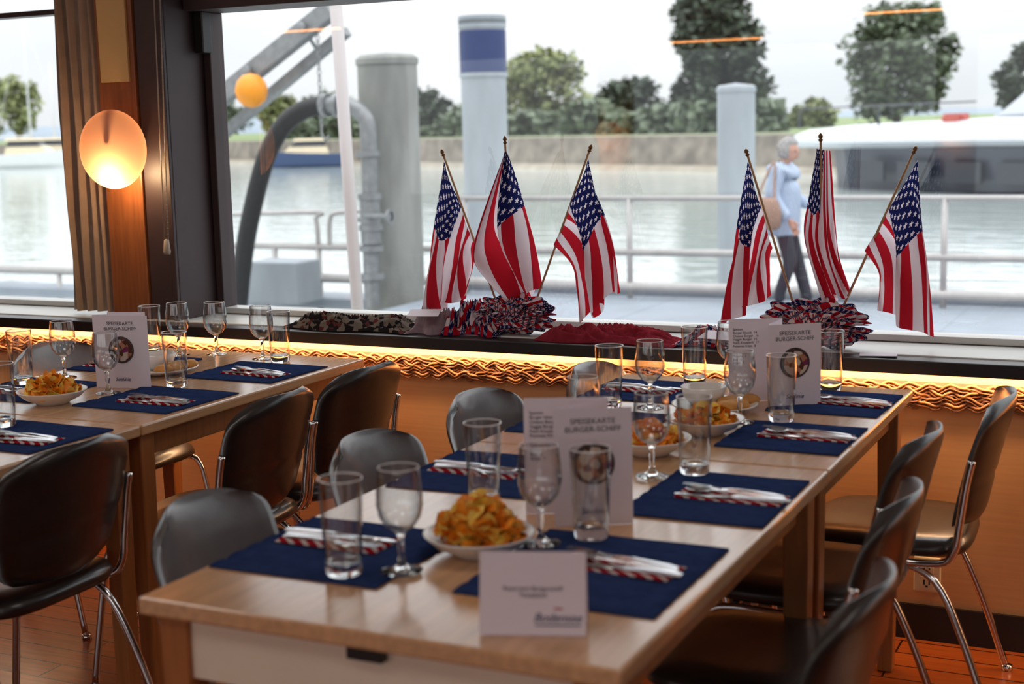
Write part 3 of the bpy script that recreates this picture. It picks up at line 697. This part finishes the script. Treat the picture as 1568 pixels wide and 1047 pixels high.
# ------------------------------------------------------------------ outside
m_water,nt,b=newmat("harbour_water"); N=nt.nodes; L=nt.links
b.inputs['Base Color'].default_value=s(192,202,200); b.inputs['Roughness'].default_value=.05; b.inputs['IOR'].default_value=2.3; b.inputs['Specular IOR Level'].default_value=.5
tcx=N.new("ShaderNodeTexCoord"); mp=N.new("ShaderNodeMapping"); mp.inputs['Scale'].default_value=(.45,1.1,1); L.new(tcx.outputs['Object'],mp.inputs[0])
nz=N.new("ShaderNodeTexNoise"); nz.inputs['Scale'].default_value=1.6; nz.inputs['Detail'].default_value=3; L.new(mp.outputs[0],nz.inputs['Vector'])
bp=N.new("ShaderNodeBump"); bp.inputs['Strength'].default_value=.3; bp.inputs['Distance'].default_value=.10; L.new(nz.outputs['Fac'],bp.inputs['Height']); L.new(bp.outputs[0],b.inputs['Normal'])
mesh("lake_water",[(-400,4.8,-1),(300,4.8,-1),(300,600,-1),(-400,600,-1)],[(0,1,2,3)],m_water)
m_conc=M("pile_concrete",s(134,135,131),.7,var=.3,vscale=3,bump=.3,bscale=12,stretch=(1,1,.3)); m_concp=M("pile_pale",s(148,154,160),.6,var=.12,vscale=3,stretch=(1,1,.3))
m_white=M("paint_white",s(214,216,216),.35,var=.03); m_mastw=M("mast_paint",s(184,176,176),.35,var=.03); m_galv=M("galvanised_steel",s(134,136,138),.4,metal=.3,var=.15,vscale=14)
m_blue=M("pile_blue_band",s(44,58,102),.5,var=.05); m_rubber=M("hose_rubber",s(38,38,40),.6,var=.2,vscale=20,bump=.2); m_orange=M("float_orange",s(232,146,26),.4,var=.08)
m_deck=M("dock_deck",s(134,142,152),.6,var=.1,vscale=2,bump=.1)
m_rail=M("rail_metal",s(178,174,172),.4,metal=.1,var=.08)
e=empty("dock")
g=Geo(); g.box(-7.6,14,9.0,14.5,-.5,-.4); 
for x in range(-7,14,1): g.box(x,x+.02,9.0,14.5,-.4,-.397)
g.box(-7.6,14,14.4,14.5,-.4,-.33); g.done("deck",m_deck,e)
g=Geo()
for x in (-7,-2,3,8): g.tube([(x,14.2,-2),(x,14.2,-.5)],.2,16); g.tube([(x,9.3,-2),(x,9.3,-.5)],.2,16)
g.done("supports",m_conc,e)
e=empty("dock_railing")
g=Geo(); g.tube([(-7.6,14.2,.66),(12,14.2,.66)],.03,10); g.tube([(-10.9,14.2,.09),(12,14.2,.09)],.04,10); g.tube([(-18,14.2,-.28),(12,14.2,-.28)],.055,12)
for x in (-7.45,-5.47,-2.22,1.0,4.3,7.5): g.tube([(x,14.2,-.4),(x,14.2,.66)],.032,10)
g.tube(smooth_path([(-12.5,14.2,.40),(-9.6,14.2,.50),(-9.44,14.2,.42),(-9.42,14.2,.09)],4),.03,10); g.tube(smooth_path([(-8.6,14.2,.52),(-9.1,14.2,.50),(-9.24,14.2,.42),(-9.26,14.2,.09)],4),.03,10)
for x in (-10.05,-9.42,-11.6,-13.5,-15.5,-17.5): g.tube([(x,14.2,-1.2),(x,14.2,.09 if x>-11 else -.28)],.035,10)
g.done("rails",m_rail,e,smooth=True)
g=Geo(); g.box(-18.5,-8.6,14.0,14.6,-.62,-.5); g.done("walkway",m_deck,e)
box("dock_locker",-9.9,-9.2,13.4,13.9,-.5,-.02,m_concp,None,.02)
def pile(x,y,rad,ztop,mat,name,band=None):
    e=empty(name,(x,y,0))
    g=Geo(); g.lathe([(0,-3),(rad,-3),(rad,ztop-.10),(rad*1.05,ztop-.10),(rad*1.05,ztop-.04),(rad*.9,ztop),(0,ztop+.03)],36,0)
    g.done("column",mat,e,smooth=True,autos=30)
    if band:
        g=Geo(); g.lathe([(rad*1.01,band[0]),(rad*1.03,band[0]),(rad*1.03,band[1]),(rad*1.01,band[1])],36); g.done("band",m_blue,e,smooth=True,autos=30)
        g=Geo(); g.lathe([(rad,band[0]-.06),(rad*1.07,band[0]-.06),(rad*1.07,band[0]),(rad,band[0])],36); g.lathe([(rad,2.81),(rad*1.05,2.81),(rad*1.05,2.98),(0,3.0)],36); g.done("cap",m_concp,e,smooth=True,autos=30)
pile(-8.0,13.55,.325,2.24,m_conc,"mooring_pile"); pile(-9.18,18.2,.32,2.97,m_concp,"mooring_pile",(2.2,2.78)); pile(-6.05,20,.27,1.95,m_concp,"mooring_pile")
g=Geo(); g.tube([(-4.36,7,-.5),(-4.465,7,2.5)],.036,14); g.done("white_mast",m_mastw,smooth=True)
e=empty("gangway_crane"); 
g=Geo()
def beam(g,a,b,wd,hg):
    a,b=Vector(a),Vector(b); d=(b-a).normalized(); sd=Vector((0,1,0)); up=d.cross(sd); V=[]
    for q in (a,b):
        for sx_,sz_ in ((-1,-1),(1,-1),(1,1),(-1,1)): V.append(q+sd*sx_*wd/2+up*sz_*hg/2)
    g.add(V,[(3,2,1,0),(4,5,6,7),(0,1,5,4),(1,2,6,5),(2,3,7,6),(3,0,4,7)])
beam(g,(-9.6,12,1.50),(-7.68,12,2.62),.14,.18); beam(g,(-9.6,12.25,1.22),(-7.68,12.25,2.42),.12,.10)
beam(g,(-8.9,12,1.9),(-8.9,12.25,1.68),.05,.05); beam(g,(-8.0,12,2.42),(-8.0,12.25,2.2),.05,.05)
beam(g,(-9.6,12.1,1.4),(-9.6,12.1001,-1.5),.3,.3)
for t in (.15,.5,.85): 
    c=Vector((-9.6,11.9,1.5)).lerp(Vector((-7.68,11.9,2.62)),t); g.lathe([(0,0),(.05,0),(.05,.04),(0,.05)],12,0,Matrix.Translation(c)@Matrix.Rotation(pi/2,4,'X'))
g.done("arm",m_galv,e,bevel=.01)
g=Geo()
for k in range(16):
    z=2.35-.055*k; T=Matrix.Translation((-7.86,12,z))@Matrix.Rotation(pi/2*(k%2),4,'Z')
    g.tube([(.018*math.cos(a*pi/5),0,.032*math.sin(a*pi/5)) for a in range(11)],.006,6,0,T)
g.tube(smooth_path([(-7.86,12,1.50),(-7.86,12,1.42),(-7.82,12,1.36),(-7.78,12,1.40)],4),.012,6); g.done("chain",m_galv,e,smooth=True)
g=Geo(); g.lathe([(0,-.17),(.08,-.15),(.14,-.09),(.165,0),(.14,.09),(.08,.15),(0,.17)],24,0,Matrix.Translation((-8.50,11.75,1.86))); g.done("float_ball",m_orange,e,smooth=True)
e=empty("pump_hose")
hp=smooth_path([(-9.78,13.0,-1.0),(-9.74,13,-.53),(-9.62,13,.10),(-9.47,13,.62),(-9.25,13,1.18),(-9.0,13,1.52),(-8.72,13,1.68),(-8.45,13,1.72)],8)
g=Geo(); g.tube(hp,.105,16); g.done("hose",m_rubber,e,smooth=True)
g=Geo(); g.tube(smooth_path([(-8.47,13,1.72),(-8.15,13,1.70),(-7.97,13,1.58),(-7.93,13,1.38),(-7.94,13,.9),(-7.96,13,.3),(-7.97,13,-.42)],8),.085,16)
for c in ((-8.45,13,1.72),(-8.3,13,1.715)): g.tube([(c[0]-.03,13,c[2]),(c[0]+.03,13,c[2])],.125,16)
for z in (1.2,.75,.42,.2,-.1): g.tube([(-7.95,13,z-.03),(-7.95,13,z+.03)],.13,16)
g.tube([(-7.95,13,.25),(-7.95,13,.72)],.11,16); g.tube([(-7.95,12.9,.55),(-7.62,12.85,.55)],.03,10); g.tube([(-8.35,13.2,.5),(-8.0,13.0,.5)],.03,8)
g.lathe([(.05,-.012),(.08,-.012),(.08,.012),(.05,.012)],16,0,Matrix.Translation((-7.62,12.85,.55))@Matrix.Rotation(pi/2,4,'Y'))
g.done("steel_pipe",m_galv,e,smooth=True,autos=40)
# ------------------------------------------------------------------ shore
m_stone=M("quay_stone",s(128,120,110),.9,var=.35,vscale=1.2,bump=.4,bscale=3); m_stonel=M("quay_foot",s(158,150,136),.9,var=.2,vscale=1)
m_grass=M("grass",s(122,138,92),.95,var=.2,vscale=.5)
bank=[(-260,190),(-120,118),(-73,97),(-46,81.5),(-25,69.5),(-14,63),(20,50),(120,30)]
V=[];F=[];I=[]
for i,(x,y) in enumerate(bank):
    V+=[(x,y-1.2,-1.3),(x,y-.4,-.75),(x,y,-.7),(x,y+.3,.75),(x,y+1.2,.8),(x,y+400,1.6)]
for i in range(len(bank)-1):
    for k in range(5): F.append((i*6+k,(i+1)*6+k,(i+1)*6+k+1,i*6+k+1)); I.append(1 if k<2 else (0 if k<4 else 2))
mesh("quay_embankment",V,F,[m_stone,m_stonel,m_grass],mi=I)
def treemat(name,c): return M(name,c,.95,var=.45,vscale=1.1,spec=.2)
m_lg=treemat("leaves_bright",s(148,154,112)); m_ld=treemat("leaves_dark",s(92,101,90)); m_lm=treemat("leaves_mid",s(114,124,106)); m_bark=M("bark",s(104,96,88),.9,var=.2)  # distance haze is mixed into these greyed, lightened leaf colours
def tree(x,y,zb,h,wd,mat,shape="round",n=2600,leaf=.42,name="tree",ncl=46):
    e=empty(name,(x,y,zb)); g=Geo(); rnd=random.Random(int(x*10+y))
    g.tube([(0,0,0),(.05*h*.1,0,h*.4),(0,.1,h*.85)],[.035*h,.022*h,.006*h],8)
    cl=[]
    for k in range(ncl):
        t=(k+rnd.random())/ncl
        if shape=="round": hz=.20+.74*t; rad=math.sqrt(max(0,1-((t-.45)/.60)**2))
        elif shape=="column": hz=.05+.93*t; rad=(1.0 if t<.3 else .72 if t<.85 else .5)
        elif shape=="barrel": hz=.12+.82*t; rad=(.8 if t<.15 else 1.0 if t<.75 else .75)
        else: hz=.05+.9*t; rad=math.sqrt(max(0,1-t*t))
        a=rnd.uniform(0,2*pi); q=math.sqrt(rnd.random())*.82
        c=(q*rad*wd/2*math.cos(a),q*rad*wd/2*math.sin(a),hz*h); cl.append((c,wd*.5*rnd.uniform(.18,.32)))
        if k%3==0: g.tube([(0,0,max(.15,hz-.2)*h),c],[.010*h,.003*h],5)
    g.done("trunk",m_bark,e,smooth=True)
    g=Geo()
    for k in range(n):
        c,rr_=cl[rnd.randrange(len(cl))]
        v=Vector((rnd.gauss(0,1),rnd.gauss(0,1),rnd.gauss(0,1))); v=v.normalized()*rr_*rnd.uniform(.4,1.05); P=Vector(c)+v
        T=Matrix.Translation(P)@Matrix.Rotation(rnd.uniform(0,6.28),4,'Z')@Matrix.Rotation(rnd.uniform(-1.2,1.2),4,'X'); q=leaf*rnd.uniform(.5,1)
        g.add([(-q/2,-q/2,0),(q/2,-q/2,.1*q),(q/2,q/2,0),(-q/2,q/2,.1*q)],[(0,1,2,3)],0,T)
    g.done("foliage",mat,e,recalc=False)
Yt=92; k=Yt/60
def tz(z): return 1.45+(z-1.45)*k
tree(-27.25*k,Yt,1.0,tz(4.75)-1.0,7.0,m_lg,"round",2900)
tree(-33.3*k,Yt,1.0,tz(3.2)-1.0,4.2,m_ld,"round",1300)
tree(-31.6*k,Yt+6,1.0,tz(2.7)-1.0,3.6,m_lm,"round",1100)
tree(-24.9*k,Yt+4,1.0,tz(2.9)-1,5,m_lm,"round",1500)
tree(-23.1*k,Yt,1.0,tz(3.25)-1.0,5.4,m_ld,"round",2100)
tree(-19.05*k,Yt,1.0,tz(7.0)-1.0,8.4,m_ld,"column",9000,.5,"tree",80)
tree(-11.35*k,Yt,1.0,tz(5.9)-1.0,7.4,m_lm,"barrel",5000,.46,"tree",80)
tree(-15.7*k,Yt+5,1.0,tz(2.15)-1.0,4,m_lg,"bush",1200)
tree(-6.1*k,Yt,1.0,tz(4.2)-1.0,5,m_ld,"round",2200)
for i,x in enumerate((-150,-143,-128,-98,-90,-84)): tree(x*.98,Yt+35,1.0,[8.5,6,7.5,3.6,4,4.2][i],[9,7,8,7,6,7][i],m_lm if i%2 else m_lg,"round",1500,.6)
g=Geo(); rnd=random.Random(3)
for kx in range(6000):
    x=rnd.uniform(-72,-20); q=rnd.uniform(.3,.7); hh=.7+1.5*(noise.noise(Vector((x*.25,0,0)))+.45)
    yb=97+(x+73)*(69-97)/(48.0)+6+rnd.uniform(0,3)
    T=Matrix.Translation((x,yb,rnd.uniform(.7,.9+max(.2,hh))))@Matrix.Rotation(rnd.uniform(0,6.28),4,'Z')@Matrix.Rotation(rnd.uniform(-1.4,1.4),4,'X')
    g.add([(-q/2,-q/2,0),(q/2,-q/2,0),(q/2,q/2,0),(-q/2,q/2,0)],[(0,1,2,3)],0,T)
g.done("shore_hedge",m_lm,recalc=False)
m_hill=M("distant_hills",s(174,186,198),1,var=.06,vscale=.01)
V=[];F=[]
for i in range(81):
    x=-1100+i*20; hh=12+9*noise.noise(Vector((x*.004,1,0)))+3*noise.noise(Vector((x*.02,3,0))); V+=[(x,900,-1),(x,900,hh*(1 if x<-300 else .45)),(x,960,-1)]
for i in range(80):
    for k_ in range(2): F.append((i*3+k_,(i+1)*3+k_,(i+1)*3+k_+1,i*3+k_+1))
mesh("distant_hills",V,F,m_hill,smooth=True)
m_navy=M("hull_navy",s(50,70,106),.3,var=.05); m_boatc=M("cabin_cream",s(222,206,176),.4,var=.04); m_wind=M("boat_window",s(44,50,58),.15)
def boat(x,y,L_,rz,hull,name="cabin_cruiser",mast=0):
    e=empty(name,(x,y,-1),rz); g=Geo(); n=14; V=[];F=[]
    for i in range(n+1):
        t=i/n; w_=.16*L_*(1-max(0,(t-.55)/.45)**2.2)*(.85+.15*min(1,t*4)); zt_=.16*L_*(1+.35*t*t)
        for (a,z) in ((0,-.06*L_),(.55,-.03*L_),(.92,.04*L_),(1.0,zt_)):
            V.append((-L_/2+L_*t,a*w_,z))
        for (a,z) in ((1.0,zt_),(.92,.04*L_),(.55,-.03*L_)): V.append((-L_/2+L_*t,-a*w_,z))
    for i in range(n):
        for k in range(3): F.append((i*7+k,(i+1)*7+k,(i+1)*7+k+1,i*7+k+1))
        for k in range(4,6): F.append((i*7+k,(i+1)*7+k,(i+1)*7+k+1,i*7+k+1))
        F.append((i*7+6,(i+1)*7+6,(i+1)*7,i*7)); F.append((i*7+3,(i+1)*7+3,(i+1)*7+4,i*7+4))
    F.append((0,1,2,3,4,5,6)); g.add(V,F); g.done("hull",hull,e,smooth=False)
    g=Geo(); h0=.17*L_
    def prism(x0,x1,x2,x3,w1,z0,z1,mi):
        V=[(x0,-w1,z0),(x1,-w1,z0),(x1,w1,z0),(x0,w1,z0),(x2,-w1*.85,z1),(x3,-w1*.85,z1),(x3,w1*.85,z1),(x2,w1*.85,z1)]
        g.add(V,[(3,2,1,0),(4,5,6,7),(0,1,5,4),(1,2,6,5),(2,3,7,6),(3,0,4,7)],mi)
    prism(-.3*L_,.28*L_,-.27*L_,.16*L_,.115*L_,h0*.95,h0+.085*L_,0); prism(-.27*L_,.15*L_,-.25*L_,.09*L_,.105*L_,h0+.085*L_,h0+.15*L_,1); prism(-.28*L_,.12*L_,-.28*L_,.1*L_,.11*L_,h0+.15*L_,h0+.18*L_,0)
    g.done("cabin",[m_boatc,m_wind],e)
    if mast:
        g=Geo(); g.tube([(0,0,h0),(0,0,mast)],[.09,.05],8); g.tube([(0,0,mast*.2),(-.42*L_,0,mast*.2)],.07,8); g.tube([(0,0,mast*.97),(.48*L_,0,h0)],.02,5); g.tube([(0,0,mast*.97),(-.48*L_,0,h0)],.02,5); g.done("mast",m_white,e,smooth=True)
boat(-55.6,82.6,5.6,math.radians(-152),m_navy)
boat(-88.5,91,7,math.radians(20),m_white,"sailing_boat",13); boat(-92.5,98,7,math.radians(30),m_navy,"sailing_boat",9); boat(-95,88,6.5,math.radians(20),m_white,"motor_boat",0); boat(-81,90,4.5,0,m_white,"motor_boat",0)
# large ship at right
m_hull=M("ship_hull_dark",s(56,60,72),.35,var=.1,vscale=.5); m_shipw=M("ship_white",s(204,208,214),.4,var=.04)
e=empty("moored_ship",(-13.2,50.3,-1),math.atan2(-.538,.843))
g=Geo()
def loft(sections,mi):
    n=len(sections[0]); V=[];F=[]
    for S_ in sections: V+=S_
    for i in range(len(sections)-1):
        for k in range(n): F.append((i*n+k,(i+1)*n+k,(i+1)*n+(k+1)%n,i*n+(k+1)%n))
    F.append(tuple(range(n))); F.append(tuple((len(sections)-1)*n+k for k in range(n)[::-1])); g.add(V,F,mi)
def sec(x,hw,z0,z1,fl=1.0): return [(x,4-hw*.9,z0),(x,4-hw*fl,z1),(x,4+hw*fl,z1),(x,4+hw*.9,z0)]
loft([sec(.6,2.5,-.4,1.35),sec(2,3.4,-.4,1.4),sec(8,3.9,-.4,1.45),sec(36,4,-.4,1.5)],0)
def rsec(x,hw,z0,zm_,z1): return [(x,4-hw*.9,z0),(x,4-hw,z0+.2),(x,4-hw*.98,zm_),(x,4-hw*.7,z1),(x,4+hw*.7,z1),(x,4+hw*.98,zm_),(x,4+hw,z0+.2),(x,4+hw*.9,z0)]
loft([rsec(-2.3,1.2,1.5,1.75,1.85),rsec(-1.2,2.8,1.42,1.85,2.05),rsec(2,3.9,1.41,1.95,2.2),rsec(8,4.2,1.46,2.0,2.35),rsec(36,4.3,1.51,2.1,2.5)],1)
loft([rsec(7.2,2.0,2.25,2.35,2.45),rsec(8.6,2.6,2.25,2.95,3.05),rsec(10,3.0,2.25,3.8,4.0),rsec(12,3.2,2.3,4.6,4.8),rsec(36,3.2,2.3,5.0,5.2)],1)
for x in range(12,34,2): g.box(x,x+1.4,.74,.8,3.1,3.7,2)
for x in range(3,34,2): g.box(x,x+1.4,.0,.12,.35,1.0,2)
g.tube([(0,.4,2.1),(0,.4,2.8)],.03,6); g.tube([(4,.2,2.1),(4,.2,2.8)],.03,6); g.tube([(0,.4,2.8),(8,.2,2.85)],.025,6)
g.done("hull",[m_hull,m_shipw,m_wind],e)
g=Geo(); g.box(6.2,6.8,0.8,1.3,2.2,2.5); g.tube([(6.0,1.0,2.35),(7.0,1.0,2.35)],.08,8); g.done("deck_raft",M("raft_red",s(180,90,84),.5),e)
# ------------------------------------------------------------------ walking woman (facing +X, mid-stride)
def skin(name,verts,edges,rad,mat,parent,sub=2,root=0):
    me=bpy.data.meshes.new(name); me.from_pydata(verts,edges,[]); me.materials.append(mat)
    o=bpy.data.objects.new(name,me); link(o,parent)
    md=o.modifiers.new("skin","SKIN"); md.use_smooth_shade=True
    for i,v in enumerate(me.skin_vertices[0].data):
        q=rad[i]; v.radius=q if isinstance(q,tuple) else (q,q); v.use_root=(i==root)
    sd=o.modifiers.new("sub","SUBSURF"); sd.levels=sub; sd.render_levels=sub
    return o
m_jack=M("jacket_light_blue",s(162,176,198),.7,var=.08,vscale=8,bump=.3,bscale=14); m_trs=M("trousers_dark",s(44,44,54),.8,var=.15); m_skin=M("skin",s(186,138,118),.5,var=.04); m_hair=M("hair_grey",s(146,142,140),.7,var=.3,vscale=40,bump=.4,bscale=60); m_bag=M("bag_tan",s(150,118,102),.6,var=.08,bump=.1); m_shoe=M("shoes",s(50,46,48),.5); m_lip=M("lips",s(150,76,72),.5); m_eye=M("eye_dark",s(40,34,34),.3)
e=empty("walking_woman",(-3.66,13.7,-.397),math.radians(-6))
skin("trousers",[(0,0,.90),(0,0,.80),(.02,-.085,.78),(.10,-.09,.47),(-.02,-.09,.14),(.0,-.09,.07),(0,.085,.78),(.10,.09,.48),(.20,.09,.13),(.21,.09,.08)],
     [(0,1),(1,2),(2,3),(3,4),(4,5),(1,6),(6,7),(7,8),(8,9)],[.13,.13,.095,.070,.060,.062,.095,.072,.060,.062],m_trs,e)
skin("jacket",[(-.01,0,.72),(-.01,0,.92),(-.015,0,1.12),(-.01,0,1.28),(.0,0,1.38),(.015,0,1.43),
     (-.01,-.14,1.345),(-.05,-.20,1.12),(.07,-.205,.95),(.12,-.20,.90),(-.01,.14,1.345),(-.02,.20,1.12),(.15,.17,1.02),(.20,.16,1.03)],
     [(0,1),(1,2),(2,3),(3,4),(4,5),(4,6),(6,7),(7,8),(8,9),(4,10),(10,11),(11,12),(12,13)],
     [(.185,.205),(.175,.195),(.165,.185),(.16,.18),(.11,.125),.07,.085,.076,.060,.054,.085,.076,.060,.054],m_jack,e,2,1)
g=Geo(); g.tube(smooth_path([(.03,-.10,1.40),(-.07,-.10,1.39),(-.14,0,1.37),(-.07,.10,1.39),(.03,.10,1.40)],5),[.042]*21,10); g.done("hood",m_jack,e,smooth=True)
skin("neck",[(.012,0,1.40),(.025,0,1.49)],[(0,1)],[.052,.048],m_skin,e)
g=Geo(); V=[];F=[]; nu,nv=28,20
for i in range(nv+1):
    ph=pi*i/nv
    for j in range(nu):
        th=2*pi*j/nu; x=math.sin(ph)*math.cos(th); y=math.sin(ph)*math.sin(th); z=math.cos(ph)
        X=.092*x; Y=.073*y*(1-.15*max(0,-z)); Z_=.115*z
        if x>.3 and z<-.1: X-=.010*(abs(y))
        if z<-.35: X+=.012*max(0,x)
        nose=math.exp(-((y)/.16)**2-((z+.10)/.20)**2)*(1 if x>.5 else 0); X+=.024*nose
        brow=math.exp(-((z-.15)/.1)**2)*(1 if x>.5 else 0); X+=.004*brow
        eye=math.exp(-((abs(y)-.38)/.14)**2-((z-.02)/.10)**2)*(1 if x>.4 else 0); X-=.008*eye
        V.append((X,Y,Z_))
for i in range(nv):
    for j in range(nu): F.append((i*nu+j,(i+1)*nu+j,(i+1)*nu+(j+1)%nu,i*nu+(j+1)%nu))
HT=Matrix.Translation((.045,0,1.545))@Matrix.Rotation(math.radians(8),4,'Y')
g.add(V,F,0,HT)
for sy in (-1,1):
    g.lathe([(0,-.006),(.02,-.004),(.024,.004),(.012,.008),(0,.006)],12,0,HT@Matrix.Translation((-.005,sy*.073,-.008))@Matrix.Rotation(sy*-pi/2,4,'X')@Matrix.Scale(1.4,4,(0,1,0)))
    g.lathe([(0,-.010),(.008,-.006),(.010,0),(.008,.006),(0,.010)],10,1,HT@Matrix.Translation((.078,sy*.028,.006)))
g.tube(smooth_path([(.086,-.022,-.052),(.094,0,-.050),(.086,.022,-.052)],4),.006,8,2,HT)
g.done("head",[m_skin,m_eye,m_lip],e,smooth=True)
g=Geo(); V=[];F=[]
for i in range(nv+1):
    ph=pi*i/nv
    for j in range(nu):
        th=2*pi*j/nu; x=math.sin(ph)*math.cos(th); y=math.sin(ph)*math.sin(th); z=math.cos(ph)
        k=1.12+.05*math.sin(9*th)*math.sin(4*ph)
        if x>.25 and z<.55: k=.90
        if z<-.62: k=.88
        V.append((.098*x*k-.008,.080*y*k,.117*z*k+.006))
for i in range(nv):
    for j in range(nu): F.append((i*nu+j,(i+1)*nu+j,(i+1)*nu+(j+1)%nu,i*nu+(j+1)%nu))
g.add(V,F,0,HT); g.done("hair",m_hair,e,smooth=True)
def hand(base,dirv,side,name):
    d=Vector(dirv).normalized(); sd=Vector((1,0,0)) if abs(d.x)<.7 else Vector((0,0,-1)); sd=(sd-d*sd.dot(d)).normalized(); nn=d.cross(sd); B=Vector(base)
    P=lambda a,b_,c: tuple(B+d*a+sd*b_+nn*c)
    g=Geo(); g.tube([P(-.02,0,0),P(.02,0,0),P(.06,0,0),P(.09,0,.002)],[.024,.030,.036,.032],12,flat=.45)
    for k,(off,ln) in enumerate(((-.026,.055),(-.009,.068),(.009,.072),(.026,.062))):
        c=.3*side; g.tube([P(.085,off,0),P(.085+ln*.5,off,c*ln*.3),P(.085+ln*.85,off,c*ln*.9),P(.085+ln*.95,off,c*ln*1.2)],[.009,.0085,.0075,.005],8)
    g.tube([P(.02,.028,0),P(.05,.05,side*.008),P(.08,.056,side*.016)],[.011,.010,.007],8)
    g.done(name,m_skin,e,smooth=True)
hand((.14,-.198,.875),(.45,0,-.8),1,"right_hand"); hand((.235,.158,1.03),(1,-.1,.1),-1,"left_hand")
for (x,y,z,rot) in ((-.0,-.09,.0,.0),(.21,.09,.025,-.12)):
    g=Geo(); V=[];F=[]
    for i,(xx,hw,hh) in enumerate(((-.07,.025,.05),(-.05,.035,.075),(0,.038,.08),(.06,.042,.06),(.13,.040,.042),(.175,.022,.03))):
        for q in range(8):
            a=2*pi*q/8; V.append((xx,hw*math.cos(a),max(0,hh/2+hh/2*math.sin(a)*1.05)))
    for i in range(5):
        for q in range(8): F.append((i*8+q,i*8+(q+1)%8,(i+1)*8+(q+1)%8,(i+1)*8+q))
    F.append(tuple(range(8))); F.append(tuple(40+q for q in range(8)))
    g.add(V,F,0,Matrix.Translation((x,y,z))@Matrix.Rotation(rot,4,'Y')); g.done("shoe",m_shoe,e,smooth=True)
g=Geo(); V=[];F=[]
for i,(z,hx,hy) in enumerate(((0,.10,.03),(.03,.15,.055),(.16,.16,.06),(.27,.13,.045),(.31,.10,.015))):
    for q in range(16):
        a=2*pi*q/16; c,s_=math.cos(a),math.sin(a); V.append((hx*abs(c)**.6*(1 if c>0 else -1),hy*abs(s_)**.8*(1 if s_>0 else -1),z))
for i in range(4):
    for q in range(16): F.append((i*16+q,i*16+(q+1)%16,(i+1)*16+(q+1)%16,(i+1)*16+q))
F.append(tuple(range(16))); F.append(tuple(64+q for q in range(16))[::-1])
g.add(V,F,0,Matrix.Translation((-.06,-.335,.80))); g.tube(smooth_path([(-.14,-.335,1.08),(-.11,-.30,1.22),(-.03,-.20,1.44),(-.0,-.26,1.25),(.03,-.335,1.08)],6),.012,8)
g.done("shoulder_bag",m_bag,e,smooth=True)
print("objects",len(bpy.data.objects))
